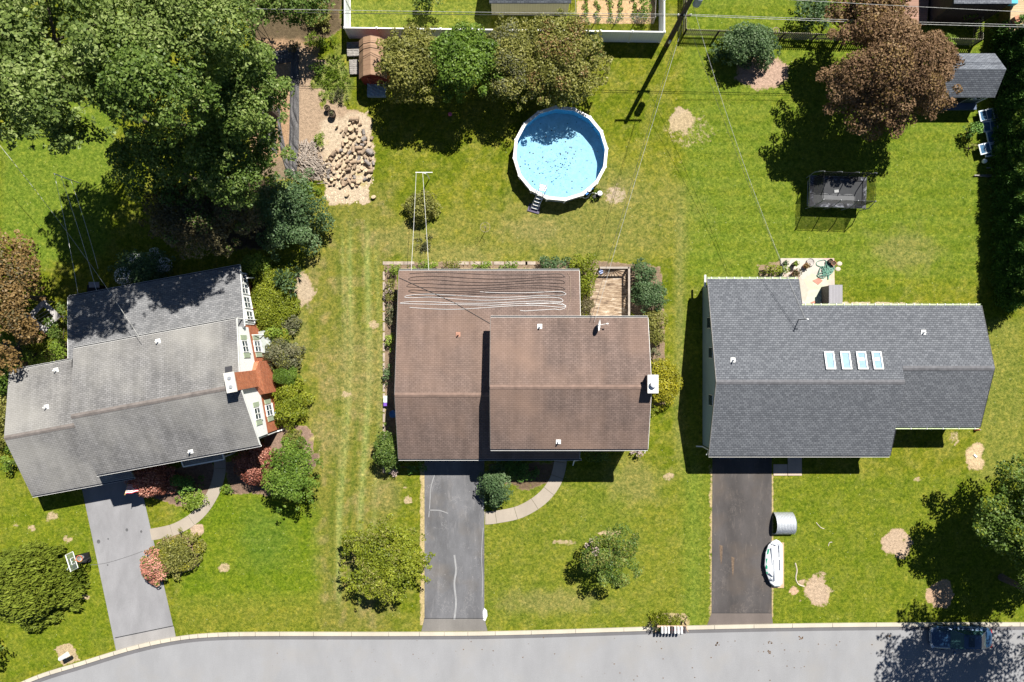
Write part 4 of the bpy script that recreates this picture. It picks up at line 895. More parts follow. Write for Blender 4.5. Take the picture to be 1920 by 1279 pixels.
# arborvitae hedge: one tree copied along the right side
p = G(1879, 80); cd = thing('arborvitae', 'tall arborvitae in the dark hedge, first at the top', 'tree', (p.x, p.y, 0), 0, 'arborvitae in the hedge along the right edge')
bl = []
rr = random.Random(3)
for i in range(11):
    z = .35 + i * .43; ra = 1.18 * (1 - (i / 11.6) ** 1.6) + .08
    for k in range(max(1, int(7 - i * .5))):
        a = rr.uniform(0, 6.28); bl.append((p.x + ra * .55 * math.cos(a), p.y + ra * .55 * math.sin(a), z + rr.uniform(-.15, .15), ra * .55, ra * .55, .42))
leafmesh('crown', LM['cedar'], bl, .17, .8, 5, cd, (p.x, p.y, 0), 'spray'); MB().tube([(p.x, p.y, -.1), (p.x, p.y, 4.3)], [.12, .03], 7).part('trunk', BARK, cd)
for n_, y in enumerate((122, 166, 210, 254, 298, 342, 386, 430, 474, 516, 552)):
    q = G(1879 + rr.uniform(-4, 4) + (n_ > 9) * 6, y); dup(cd, (q.x, q.y, 0), rr.uniform(0, 6.28), 'tall arborvitae in the dark hedge, %s from the top' % ('second', 'third', 'fourth', 'fifth', 'sixth', 'seventh', 'eighth', 'ninth', 'tenth', 'eleventh', 'lowest one, twelfth')[n_], (1, 1, rr.uniform(.88, 1.08)))
for n_, (x, y, s) in enumerate(((1908, 232, 12), (1912, 262, 9), (1914, 426, 9), (1912, 552, 8), (1908, 300, 9))):
    c = W(x, y, 2.3); vt = thing('vine', 'sunlit yellow green vine clump climbing over the hedge, ' + ('largest, near the stacked window frames', 'just below the largest clump', 'halfway down the hedge', 'near the foot of the hedge', 'small one below the window frames')[n_], 'vine', (c.x, c.y, 0), 0, 'vine clumps on the hedge')
    r_ = s / PX; leafmesh('foliage', LM['lime'], [(c.x + rr.gauss(0, r_ * .5), c.y + rr.gauss(0, r_ * .7), 2.3 + rr.gauss(0, .3), r_ * .6, r_ * .6, .25) for _ in range(6)], .13, .5, 50 + n_, vt, (c.x, c.y, 0)); MB().tube([(c.x, c.y, 0), (c.x + .05, c.y, 1.2), (c.x, c.y, 2.3)], .02, 5).part('stem', BARK, vt)
shrub('dark green bush spilling over the stacked window frames', 1824, 246, 17, 13, 1.3, 'cedar', .15, .8, 9, 60)
shrub('small leafy weed below the stacked frames at the hedge foot', 1822, 277, 9, 8, .6, 'olive', .13, .6, 5, 61)
# big trees at the lower right
tree('broad dark green tree with yellow green tips at the right edge, above the parked car', 1992, 985, 142, 124, 5.6, 2.2, 'maple', .2, .95, 60, 62, r0=.12, br=.24, second=('yellow', .6, .18), under=.8)
tree('tall tree at the bottom right corner that shades the parked car', 2112, 1196, 160, 146, 11.0, 2.6, 'maple', .22, .6, 60, 63, r0=.2, br=.23, under=.6)
tree('small tree at the lower left edge', -62, 1212, 48, 48, 3.0, 1.3, 'maple', .2, .9, 14, 64, r0=.1)
# front lawn trees
tree('yellow green young tree left of the worn asphalt drive', 718, 1052, 77, 72, 2.3, .9, 'yellow', .17, .95, 54, 65, r0=.07, br=.2, second=('olive', .4, .15), under=.15)
tree('small sparse multi stemmed tree with gaps in its crown on the middle front lawn', 1150, 1045, 54, 58, 2.6, 1.0, 'maple', .14, 1.0, 14, 66, r0=.06, br=.31, under=.1, second=('olive', .7, .13))
shrub('pinkish blossom branch of the sparse front lawn tree', 1111, 1024, 9, 22, 2.9, 'mauve', .12, .5, 5, 67, name='blossom_branch')
tree('deep green young tree beside the wine red shrub', 548, 888, 50, 62, 2.4, 1.0, 'fresh', .15, .95, 46, 68, r0=.07, br=.21, under=.2)
shrub('small grey green tree shaped shrub at the corner of the worn asphalt drive', 929, 912, 27, 33, 2.0, 'bluish', .13, .9, 16, 69)
shrub('huge feathery juniper beside the basketball hoop', 60, 1097, 80, 64, 1.7, 'juniper', .22, 1.25, 26, 70, style='comb', br=.42)
shrub('pink hydrangea overhanging the edge of the concrete drive', 299, 1058, 30, 30, 1.2, 'fresh', .13, .7, 16, 71, second=('pink', 1.0, .13), pet=1.0)
shrub('olive shrub with yellow flowers behind the pink hydrangea', 338, 1037, 36, 38, 1.2, 'olive', .13, .95, 18, 72, second=('gold', .3, .11))
# around the left house
shrub('white flowering shrub in shade behind the grey roofed house', 275, 506, 52, 34, 1.6, 'bluish', .15, .7, 20, 73, second=('petal', .12, .09))
shrub('leafy green shrub at the rear corner of the grey roofed house', 118, 660, 16, 22, 1.3, 'lime', .15, .8, 9, 74)
shrub('dark shrub against the left rear wall of the house', 110, 610, 14, 38, 1.5, 'maple', .14, .7, 9, 75)
shrub('large green shrub at the far left, beside the garage roof', 12, 690, 26, 48, 1.8, 'fresh', .17, .85, 16, 76)
shrub('low bright green plants behind the garage, next to the pavilion ruins', 70, 672, 40, 14, .5, 'lime', .12, .6, 12, 77)
shrub('mixed dark foliage left of the garage wall', 6, 790, 18, 60, 1.4, 'olive', .15, .7, 14, 78)
shrub('shrub beside the front left corner of the garage', 22, 862, 16, 22, 1.2, 'fresh', .15, .8, 8, 79)
shrub('small feathery spruce standing on the lawn edge right of the grey roofed house', 540, 526, 24, 25, 1.7, 'bluish', .24, .8, 9, 80, style='spray', cat='conifer', name='spruce')
shrub('glossy green shrub at the rear right corner of the grey roofed house', 480, 500, 28, 20, 1.4, 'lime', .14, .85, 12, 81)
shrub('wide low yellow green ground cover shrub right of the grey roofed house', 512, 560, 40, 62, .9, 'yellow', .12, 1.0, 44, 82, br=.3)
shrub('dry looking brownish shrub below the ground cover', 545, 612, 18, 24, .8, 'grey', .12, .7, 9, 83)
shrub('yellow variegated shrub next to the white downspout', 522, 628, 26, 16, .9, 'lime', .13, .8, 10, 84, second=('gold', .3, .1))
shrub('sprawling olive shrub above the clipped ball', 532, 666, 36, 25, 1.3, 'grey', .14, .85, 18, 85, second=('olive', .4, .12))
shrub('clipped smooth dome of green topiary beside the brick chimney', 538, 705, 23, 17, 1.2, 'fresh', .075, 1.3, 20, 86, br=.40)
shrub('bushy yellow green shrub with bare stems showing, right of the chimney', 548, 756, 28, 42, 1.6, 'yellow', .14, .8, 22, 87, br=.34)
shrub('low yellow shrub touching the stone edging', 520, 790, 20, 12, .6, 'yellow', .12, .8, 8, 88)
shrub('square clipped boxwood in the mulch bed', 550, 825, 17, 15, .8, 'olive', .10, 1.1, 12, 89, br=.5)
shrub('wine red shrub between the house corner and the deep green tree', 482, 868, 38, 34, 1.6, 'redleaf', .13, .9, 20, 90, second=('pink', .6, .11))
shrub('dark red hydrangea in the shadow of the front wall, its lower edge lit pink', 285, 896, 42, 30, 1.3, 'redleaf', .13, .85, 20, 91, second=('pink', .5, .12))
shrub('dark evergreen in the shadow beside the porch', 350, 905, 26, 18, .9, 'cedar', .13, .8, 9, 92)
shrub('pale green leafy perennials beside the curved walk', 362, 935, 28, 18, .6, 'lime', .15, .6, 12, 93)
shrub('small green perennial at the outer side of the curved walk', 428, 917, 14, 8, .4, 'fresh', .12, .7, 6, 94)
# around the middle house
for n_, (x, y, rx, ry, h, mt, lb) in enumerate((
 (738, 505, 14, 12, .8, 'lime', 'bright leafy clump at the rear left corner of the brown roofed house'),
 (733, 545, 10, 26, .8, 'olive', 'pinkish green bush on the left strip, second from its rear end'),
 (733, 590, 8, 22, .7, 'grey', 'greyish plants on the left strip beside the brown roofed house'),
 (731, 640, 7, 28, .7, 'lime', 'bright narrow plants halfway along the left strip'),
 (727, 700, 7, 26, .8, 'bluish', 'dark plants at the lower half of the left strip'),
 (800, 500, 30, 9, .7, 'lime', 'low pale green plants behind the brown roof, under the clothesline'),
 (850, 498, 22, 9, .6, 'olive', 'low yellowish plants right of the clothesline end'),
 (905, 500, 20, 8, .6, 'lime', 'low leafy plants in the middle of the rear bed'),
 (958, 500, 22, 7, .6, 'fresh', 'green spreading plants near the gap in the edging'),
 (1035, 494, 34, 12, .9, 'bluish', 'rounded grey green shrub in the rear bed, left of the yellow one'),
 (1092, 500, 22, 22, 1.4, 'yellow', 'yellow green shrub at the rear right corner of the lower brown roof'),
 (1103, 535, 16, 24, 1.5, 'yellow', 'yellow shrub leaning over the left side of the deck'),
 (1098, 575, 15, 24, 1.3, 'brownish', 'dry brown shrub between the brown roof and the deck'),
 (1205, 510, 20, 22, 1.3, 'bluish', 'dark leafy shrub at the top right corner of the deck'),
 (1218, 552, 28, 28, 1.6, 'bluish', 'large rounded blue green shrub right of the deck'),
 (1228, 612, 18, 34, 1.3, 'olive', 'dense olive shrub right of the satellite dish'),
 (1228, 665, 9, 20, 1.0, 'grey', 'grey tufted shrub just above the gold bush'),
 (1240, 718, 30, 38, 1.6, 'gold', 'bright gold leaved bush beside the white chimney cap'),
 (1224, 765, 8, 22, 1.0, 'yellow', 'narrow yellow bush under the right eave of the taller roof'),
 (726, 842, 20, 38, 2.0, 'maple', 'dark loose shrub at the front left corner of the brown roofed house'),
 (738, 882, 13, 14, .7, 'mauve', 'dusty pink flowering clump at the front left corner'),
 (1196, 848, 12, 7, 1.0, 'mauve', 'small pink flowering bush under the front right corner of the taller roof'),
 (1120, 856, 28, 10, .8, 'maple', 'shaded green bushes under the taller front eave'),
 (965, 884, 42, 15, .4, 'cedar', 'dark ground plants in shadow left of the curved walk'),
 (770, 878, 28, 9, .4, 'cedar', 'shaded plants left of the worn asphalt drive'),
 (791, 389, 30, 26, 1.1, 'olive', 'lone olive shrub under the white clothesline'),
 (793, 462, 14, 18, .2, 'grey', 'flat patch of trimmed stems below the lone olive shrub'),
 (1446, 509, 19, 11, .9, 'yellow', 'yellow green shrub left of the patio'),
 (1250, 1164, 38, 13, .6, 'yellow', 'spiky yellow green lilies behind the row of mailboxes'),
 (1223, 1172, 12, 9, .9, 'grey', 'dark feathery plant at the left end of the mailboxes'),
 (1118, 364, 10, 12, .4, 'lime', 'bright weeds beside the pool pump'),
 (625, 150, 34, 40, .28, 'lime', 'tall weeds on the bare ground left of the red barn shed'),
 (596, 128, 14, 12, .7, 'fresh', 'bushy weed at the upper end of the bare ground'),
 (602, 85, 24, 18, .8, 'lime', 'pale weeds at the corner of the white fence'),
 (640, 182, 22, 10, .5, 'grey', 'grey weeds above the two plant pots'),
 (600, 262, 10, 14, .5, 'lime', 'small bright weed between brush pile and logs'),
 (578, 355, 22, 14, .5, 'fresh', 'low green plants right of the blue green shrub'),
 (553, 92, 10, 14, .7, 'brownish', 'dry bush at the top of the black sheeting'),
 (596, 30, 24, 26, .9, 'olive', 'shaded undergrowth left of the white fence corner'),
 (75, 640, 30, 20, .4, 'yellow', 'low mossy yellow mound behind the garage'),
 (1207, 18, 12, 26, .9, 'fresh', 'tall green crop at the right end of the vegetable garden'))):
    if 'weeds' in lb or 'stems' in lb:
        c = G(x, y); wr = random.Random(n_); t = thing('weeds', lb, 'weeds', (c.x, c.y, 0)); bw = []
        for _ in range(int(rx * ry / 22) + 5): bw.append((c.x + wr.gauss(0, rx * .5) / PX, c.y + wr.gauss(0, ry * .5) / PX, wr.uniform(.03, h * .6), wr.uniform(.08, .3), wr.uniform(.08, .3), wr.uniform(.05, .16) + h * .12))
        leafmesh('foliage', LM[mt], bw, .13, .6, n_, t, (c.x, c.y, 0), 'spray'); continue
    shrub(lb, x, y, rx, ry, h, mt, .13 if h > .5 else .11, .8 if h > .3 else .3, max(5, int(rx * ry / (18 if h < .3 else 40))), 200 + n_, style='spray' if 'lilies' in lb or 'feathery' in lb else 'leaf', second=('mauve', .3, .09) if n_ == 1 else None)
# vegetable garden rows: plants that nobody could count
bl = []; rr = random.Random(9)
for row in (1098, 1120, 1144, 1162, 1188):
    for y in range(-6, 44, 4):
        if rr.random() < .62: q = G(row + rr.uniform(-4, 4), y); bl.append((q.x, q.y, .1, .16, .16, .14))
vg = thing('vegetable_rows', 'rows of small vegetable plants on the straw coloured soil of the fenced garden', 'vegetables', G(1150, 20)); leafmesh('foliage', LM['fresh'], bl, .12, .8, 4, vg, G(1150, 20)); vg['kind'] = 'stuff'
# ------------------------------------------------------------ fences
def vinyl_run(root, a, b, n, post0=True):
    d = b - a; u = d.normalized(); ang = math.atan2(d.y, d.x)
    for i in range(n + 1):
        if i == 0 and not post0: continue
        p = a + d * (i / n); m = MB(); m.box(p.x, p.y, .93, .13, .13, 1.86); o = m.part('post', M['white'], root)
        c = MB(); c.add([(p.x - .09, p.y - .09, 1.86), (p.x + .09, p.y - .09, 1.86), (p.x + .09, p.y + .09, 1.86), (p.x - .09, p.y + .09, 1.86), (p.x, p.y, 1.95)], [(3, 2, 1, 0), (0, 1, 4), (1, 2, 4), (2, 3, 4), (3, 0, 4)]); c.part('post_cap', M['white'], o)
    for i in range(n):
        p = a + d * ((i + .5) / n); L = d.length / n - .14; m = MB(); m.box(p.x, p.y, .92, L, .035, 1.66, rz=ang); pn = m.part('panel', vin, root)
        r = MB(); r.box(p.x, p.y, 1.79, L, .09, .1, rz=ang); r.part('rail', M['white'], pn); r = MB(); r.box(p.x, p.y, .1, L, .09, .12, rz=ang); r.part('rail', M['white'], pn)
vin = rowmat('white_vinyl_boards', (.72, .74, .76), (.5, .52, .55), .2, 'u', .01, .03)
fw = thing('vinyl_fence', 'tall white vinyl privacy fence round the neighbouring yard at the top', 'fence', G(950, 78))
fa, fb = W(646, 52, 1.86), W(1246, 60, 1.86); fa.z = fb.z = 0
vinyl_run(fw, fa, fb, 10); ta = W(646, -60, 1.86); ta.z = 0; tb = W(1246, -60, 1.86); tb.z = 0
vinyl_run(fw, fa, ta, 2, False); vinyl_run(fw, fb, tb, 2, False)
def picket(root, a, b, h=1.15):
    d = b - a; u = d.normalized(); L = d.length; ang = math.atan2(u.y, u.x); np_ = max(2, int(L / 2.4))
    for i in range(np_ + 1): p = a + d * (i / np_); MB().box(p.x, p.y, h / 2, .1, .1, h).part('post', M['darkwood'], root)
    for i in range(np_):
        c = a + d * ((i + .5) / np_); m = MB(); n = int(L / np_ / .155)
        for k in range(n): p = a + d * (i / np_) + u * (L / np_) * ((k + .5) / n); m.box(p.x, p.y, h / 2 + .06, .085, .022, h, rz=ang)
        pp = m.part('picket_panel', M['pick'], root)
        nrm = P3(-u.y, u.x, 0) * .035
        for z in (.3, .95): r = MB(); r.box(c.x + nrm.x, c.y + nrm.y, z, L / np_ - .1, .04, .09, rz=ang); r.part('rail', M['darkwood'], pp)
M['pick'] = plain('dark_stained_pickets', (.40, .37, .28), .75, .35, 5)
fp = thing('picket_fence', 'dark stained picket fence between the lawns, running behind the copper leaved tree', 'fence', G(1560, 70))
c0, c1, c2, c3 = W(1287, 56, 1.1), W(1842, 75, 1.1), W(1843, -50, 1.1), W(1287, -50, 1.1)
for c in (c0, c1, c2, c3): c.z = 0
picket(fp, c0, c1); picket(fp, c1, c2); picket(fp, c0, c3)
fg = thing('wire_fence', 'sagging wire fence with pale posts round the vegetable garden', 'fence', G(1150, 42)); pts = [G(1076, -30), G(1078, 44), G(1115, 44), G(1153, 45), G(1190, 44), G(1224, 45), G(1226, 0), G(1226, -30)]
wn = NT('wire_netting'); tr = wn.n('BsdfTransparent'); mx = wn.n('MixShader'); mx.inputs[0].default_value = .22; wn.l(tr.outputs[0], mx.inputs[1]); wn.l(wn.b.outputs[0], mx.inputs[2]); wn.l(mx.outputs[0], wn.t.nodes['Material Output'].inputs[0]); wn.b.inputs['Base Color'].default_value = (.5, .47, .42, 1)
for p in pts: m = MB(); m.cyl(p, p + P3(.0, .05, 1.05), .045, .04, 7); m.part('post', M['woodgrey'], fg)
for a, b in zip(pts, pts[1:]):
    n = 6; t_ = [a.lerp(b, i / n) + P3(0, .03, 1.0 - .12 * math.sin(math.pi * i / n)) for i in range(n + 1)]; g = [a.lerp(b, i / n) for i in range(n + 1)]
    m = MB(); m.add(g + t_, [(i, i + 1, n + 2 + i, n + 1 + i) for i in range(n)]); o = m.part('netting', wn.m, fg); m = MB(); m.tube(t_, .02, 5); m.part('top_wire', M['woodgrey'], o)
# ------------------------------------------------------------ utility pole and wires
pb = G(1251, 84); pt_ = thing('utility_pole', 'tall dark timber utility pole at the top edge with a long shadow on the lawn', 'utility pole', pb)
m = MB(); m.tube([pb - P3(0, 0, .2), pb + P3(0, 0, 9.3)], [.21, .15], 12); m.part('pole', M['pole'], pt_)
for z, s in ((5.25, .9), (8.7, 1.9)):
    m = MB(); m.box(pb.x, pb.y - .22, z, s * 1.1, .1, .12); ca_ = m.part('crossarm', M['pole'], pt_)
    m = MB(); [m.cyl(pb + P3(x, -.22, z + .06), pb + P3(x, -.22, z + .25), .05, .03, 8) for x in (-s * .5, 0, s * .5)]; m.part('insulator', M['white'], ca_)
m = MB(); m.cyl(pb + P3(.45, -.2, 6.9), pb + P3(.45, -.2, 7.9), .27, .27, 16); m.cyl(pb + P3(.45, -.2, 7.9), pb + P3(.45, -.2, 7.98), .29, .2, 16); tf = m.part('transformer', plain('transformer_grey', (.3, .34, .38), .5, .2), pt_)
m = MB(); [m.cyl(pb + P3(.45 + x, -.2, 7.95), pb + P3(.45 + x, -.2, 8.25), .05, .03, 8) for x in (-.12, .12)]; m.part('bushing', M['white'], tf)
m = MB(); m.cyl(pb + P3(-.05, -.26, .9), pb + P3(-.05, -.26, 1.25), .09, .09, 10); m.part('meter_box', M['white'], pt_)
def wire(label, a, b, sag=.5, r=.016, mt=None, grp='overhead wires', n=24):
    pts = [a.lerp(b, i / n) - P3(0, 0, sag * 4 * (i / n) * (1 - i / n)) for i in range(n + 1)]
    return MB().tube(pts, r, 5).solo('overhead_wire', mt or M['cable'], label, 'wire', grp, loc=Vector((a.x, a.y, min(p.z for p in pts))))
M['cable'] = plain('pale_twisted_cable', (.38, .38, .36), .6, .5, 6); M['cabledark'] = plain('dark_cable', (.05, .05, .05), .6, .3, 5)
A_ = pb + P3(-.25, -.22, 5.45); B_ = pb + P3(.3, -.22, 5.45)
wire('upper of the two wires running left from the pole along the top edge', W(300, 14, 5.5), A_, .1)
wire('lower of the two wires running left from the pole along the top edge', W(300, 20, 5.2), A_ + P3(0, 0, -.25), .15, .02, M['cabledark'])
wire('upper wire running right from the pole to the raised deck corner', B_, W(1990, 49, 5.3), .1)
wire('lower wire running right from the pole to the raised deck corner', B_ + P3(0, 0, -.2), W(1990, 53, 5.1), .15, .02)
wire('wire crossing the top right corner alone', W(1380, -6, 7.0), W(1990, 26, 6.2), .1)
dd = o2 + d0 + P3(-.3, .3, .2)
wire('pale twisted cable from the pole to the roof of the brown roofed house', pb + P3(.1, -.15, 5.9), dd, .9, .012, None, 'service drops to the houses')
wire('thin phone line from the pole to the brown roofed house', pb + P3(0, -.15, 5.0), dd + P3(-.3, 0, -.1), .5, .012, M['cabledark'], 'service drops to the houses')
wire('pale twisted cable from the pole to the slate grey roofed house', pb + P3(.2, -.15, 6.8), MAST3, 1.0, .012, None, 'service drops to the houses')
wire('thin line from the pole to the mast of the slate grey roofed house', pb + P3(.2, -.15, 5.0), MAST3 + P3(0, 0, -.2), .5, .011, M['cabledark'], 'service drops to the houses')
wire('cable entering from the left edge to the grey roofed house', W(-40, 225, 6.2), W(262, 634, 6.2), .7, .016, None, 'service drops to the houses')
# ------------------------------------------------------------ clotheslines
def clothesline(label, p, ang, wd, h, ends, mt):
    t = thing('clothesline', label, 'clothesline', p, 0); u = P3(math.cos(ang), math.sin(ang), 0)
    MB().cyl(p, p + P3(0, 0, h), .04, .04, 8).part('post', mt, t)
    m = MB(); a = p + P3(0, 0, h) - u * wd * .62; b = p + P3(0, 0, h) + u * wd * .38; m.tube([a, b], .035, 6); m.tube([p + P3(0, 0, h - .45), p + P3(0, 0, h) - u * .4], .025, 5); m.part('crossbar', mt, t)
    for f, e in zip((.04, .42, .98), ends):
        q = a.lerp(b, f); n = 12; MB().tube([q.lerp(e, i / n) - P3(0, 0, .5 * (i / n) * (1 - i / n)) for i in range(n + 1)], .014, 5).part('line', M['line'], t)
M['line'] = plain('pale_cord', (.66, .66, .64), .6, .15)
cpos = W(801, 321, 2.0); cpos.z = 0; cpos = G(805, 336)
clothesline('white T shaped clothesline post with two lines running to the brown roofed house', cpos, 0, 1.3, 2.05, (W(771, 509, 2.25), W(804, 509, 2.25)), M['white'])
clothesline('thin clothesline post shaded by big trees, lines running to the grey roofed house', G(152, 345), -.37, 1.45, 2.0, (W(147, 556, 2.4), W(182, 549, 2.4), W(184, 505, 1.0)), M['metal'])
# ------------------------------------------------------------ pool
pc = W(1051, 288, 1.3); pool = thing('swimming_pool', 'round above ground pool of blue water with white segmented rim', 'swimming pool', (pc.x, pc.y, 0))
NP = 16; RP = 3.56
ringv = lambda r, z, a0=.1: [P3(pc.x + r * math.cos(2 * math.pi * k / NP + a0), pc.y + r * math.sin(2 * math.pi * k / NP + a0), z) for k in range(NP)]
def band(m, a, b): n = len(a); m.add(a + b, [(i, (i + 1) % n, n + (i + 1) % n, n + i) for i in range(n)])
m = MB(); band(m, ringv(RP, 0), ringv(RP, 1.24)); m.part('pool_wall', rowmat('pool_wall_blue_grey', (.30, .36, .38), (.5, .52, .53), 1.4, 'u', .06, .1), pool)
m = MB(); band(m, ringv(RP - .012, 1.26), ringv(RP - .012, .02)); lin = NT('pool_liner'); vv = lin.mapping()
m.part('liner', lin.done(lin.mix(1.0, (.10, .38, .60), lin.ramp(lin.noise(vv, 5, 5, .7), [(.3, .86), (.7, 1.12)]), 'MULTIPLY'), .7), pool)
fl_ = NT('pool_floor'); vv = fl_.mapping(); m = MB(); m.add(ringv(RP - .02, .05), [tuple(range(NP))]); m.part('pool_floor', fl_.done(fl_.mix(1.0, (.33, .48, .59), fl_.ramp(fl_.noise(vv, 2.2, 8, .85, .6), [(.35, .8), (.65, 1.2)]), 'MULTIPLY'), .7), pool)
m = MB(); band(m, ringv(RP - .11, 1.30), ringv(RP + .13, 1.30)); band(m, ringv(RP + .13, 1.30), ringv(RP + .13, 1.24)); band(m, ringv(RP + .13, 1.24), ringv(RP - .11, 1.24)); band(m, ringv(RP - .11, 1.24), ringv(RP - .11, 1.30))
rim = m.part('rim', plain('pool_rim', (.74, .71, .68), .6, .25, 6), pool)
m = MB()
for k in range(NP):
    a = 2 * math.pi * k / NP + .1; m.box(pc.x + (RP + .01) * math.cos(a), pc.y + (RP + .01) * math.sin(a), 1.312, .28, .14, .03, rz=a)
m.part('rim_joint', M['white'], rim)
for k in range(NP): m = MB(); a = 2 * math.pi * k / NP + .1; m.box(pc.x + (RP + .03) * math.cos(a), pc.y + (RP + .03) * math.sin(a), .62, .05, .14, 1.22, rz=a); m.part('wall_upright', M['white'], pool)
wt = NT('pool_water'); vv = wt.mapping(); tr = wt.n('BsdfTransparent'); tr.inputs[0].default_value = (.80, .93, .98, 1); gl = wt.n('BsdfGlossy'); gl.inputs['Roughness'].default_value = .08
fr = wt.n('Fresnel'); fr.inputs[0].default_value = 1.33; bp = wt.n('Bump'); bp.inputs['Strength'].default_value = .25; bp.inputs['Distance'].default_value = .05; wt.l(wt.noise(vv, 3, 3), bp.inputs['Height']); wt.l(bp.outputs[0], gl.inputs['Normal']); wt.l(bp.outputs[0], fr.inputs['Normal'])
mx = wt.n('MixShader'); wt.l(fr.outputs[0], mx.inputs[0]); wt.l(tr.outputs[0], mx.inputs[1]); wt.l(gl.outputs[0], mx.inputs[2]); wt.l(mx.outputs[0], wt.t.nodes['Material Output'].inputs[0])
m = MB(); m.add(ringv(RP - .02, 1.0), [tuple(range(NP))]); m.part('water', wt.m, pool)
rr = random.Random(5); m = MB()
for k in range(150):
    a = rr.uniform(0, 6.28); r = 3.3 * math.sqrt(rr.random()); s = rr.choice((.02, .03, .03, .05, .07)); x, y = pc.x + r * math.cos(a), pc.y + r * math.sin(a)
    if rr.random() < .5: x, y = pc.x + rr.gauss(0, .9), pc.y + rr.gauss(-.4, .9)
    th = rr.uniform(0, 3); m.add([(x + s * math.cos(th + q), y + s * math.sin(th + q) * rr.uniform(.6, 1), 1.008) for q in (0, 1.2, 2.4, 3.6, 4.9)], [(0, 1, 2, 3, 4)])
setp(m.solo('floating_leaves', plain('wet_dark_leaves', (.03, .03, .02), .6, .3), 'dark leaves and specks floating on the blue pool water', 'leaves'), kind='stuff')
# ladder over the pool rim
lp = thing('pool_ladder', 'white and grey ladder standing over the pool rim at its lower left', 'ladder', G(1008, 388)); P_ = W(1018, 353, 1.38)
m = MB(); m.box(P_.x, P_.y, 1.4, .55, .45, .05, rz=-.25); m.part('platform', M['white'], lp)
Q_ = G(1000, 395); U3 = P3(math.cos(-.28), math.sin(-.28), 0)
for e in (-1, 1):
    m = MB(); m.tube([P_ + U3 * .27 * e + P3(0, .25, 1.1 - 1.38 + .0), P_ + U3 * .27 * e + P3(0, .2, .75), P_ + U3 * .27 * e + P3(-.02, -.15, .72), P_ + U3 * .27 * e + P3(-.1, -.32, .0), Q_ + U3 * .3 * e], .028, 6); m.part('side_rail', plain('grey_rail', (.4, .42, .46), .5, .1), lp)
for k in range(5):
    f = (k + .6) / 5.6; c = (P_ + P3(-.1, -.42, .0)).lerp(Q_ + P3(0, -.05, 0), f); MB().box(c.x, c.y, c.z, .5, .15, .04, rz=-.28).part('step', M['white'], lp)
MB().box(Q_.x + .05, Q_.y + .12, .05, .95, .6, .06, rz=-.28).solo('ladder_base_mat', plain('purple_mat', (.10, .085, .13), .8, .2), 'dark purple mat under the foot of the pool ladder', 'mat')
pp_ = thing('pool_pump', 'black pool pump with white lid and hoses on the grass beside the pool', 'pump', G(1120, 370))
c = G(1123, 366); m = MB(); m.cyl(c, c + P3(0, 0, .55), .2, .2, 16); m.box(c.x - .3, c.y - .15, .16, .45, .25, .3, rz=.6); bd = m.part('pump_body', M['black'], pp_)
m = MB(); m.cyl(c + P3(0, 0, .55), c + P3(0, 0, .62), .21, .16, 16); m.part('pump_lid', M['white'], bd)
m = MB(); m.tube(catmull([tuple(c + P3(-.1, 0, .3)), tuple(c + P3(-.6, .1, .25)), tuple(c + P3(-.9, -.2, .1)), tuple(W(1096, 372, .2)), tuple(W(1092, 370, .9))], 5), .035, 6); m.part('hose', M['white'], pp_)
sk_ = thing('pool_skimmer', 'blue and white skimmer basket hanging on the outside of the pool rim', 'skimmer', W(1105, 358, .6))
c = W(1104, 357, 1.15); m = MB(); m.cyl(c, c + P3(0, 0, .22), .17, .17, 14); m.part('basket', M['white'], sk_)
m = MB(); m.box(c.x - .18, c.y - .22, c.z - .05, .24, .28, .3, rz=.7); m.box(c.x + .2, c.y + .15, c.z - .05, .24, .22, .25, rz=.7); m.part('housing', plain('blue_plastic', (.03, .17, .5), .4, .1), sk_)
m = MB(); m.ball((0, 0, 0), .165, (1, 1, .35), 12, 8); [m.v.__setitem__(i, m.v[i] + G(844, 215, .06)) for i in range(len(m.v))]; m.solo('ball', plain('pink_plastic', (.6, .13, .25), .5, .1), 'pink flat ball lying in the tree shadow above the pool', 'ball', smooth=True)
# ------------------------------------------------------------ trampoline
tc = G(1561, 365); tp = thing('trampoline', 'rectangular black trampoline with sagging net enclosure on the right lawn', 'trampoline', tc)
X2, Y2 = 2.2, 1.2; ta_ = R(-2)
def TL(x, y, z): return P3(tc.x + x * math.cos(ta_) - y * math.sin(ta_), tc.y + x * math.sin(ta_) + y * math.cos(ta_), z)
m = MB(); m.box(tc.x, tc.y, .86, 2 * X2 - .45, 2 * Y2 - .45, .012, rz=ta_); m.part('mat', plain('trampoline_mat', (.075, .078, .085), .45, .15, 3), tp)
pad = NT('silver_black_pad'); pad = pad.done(pad.ramp(pad.noise(pad.mapping(), 1.6, 5, .8, .8), [(.46, (.03, .03, .035)), (.56, (.10, .105, .13)), (.66, (.5, .51, .56))]), .5)
for x0, x1, y0, y1 in ((-X2, X2, Y2 - .3, Y2), (-X2, X2, -Y2, -Y2 + .3), (-X2, -X2 + .3, -Y2 + .3, Y2 - .3), (X2 - .3, X2, -Y2 + .3, Y2 - .3)):
    m = MB(); m.slab([TL(x0, y0, .93), TL(x1, y0, .93), TL(x1, y1, .93), TL(x0, y1, .93)], .05); m.part('edge_pad', pad, tp)
m = MB(); m.tube([TL(-X2, -Y2, .85), TL(X2, -Y2, .85), TL(X2, Y2, .85), TL(-X2, Y2, .85), TL(-X2, -Y2, .85)], .035, 6)
for x in (-X2 * .9, X2 * .9):
    for y in (-Y2, Y2): m.tube([TL(x, y, .85), TL(x, y * .8, .02)], .03, 6)
    m.tube([TL(x, -Y2 * .8, .03), TL(x, Y2 * .8, .03)], .03, 6)
m.part('frame', M['metal'], tp)
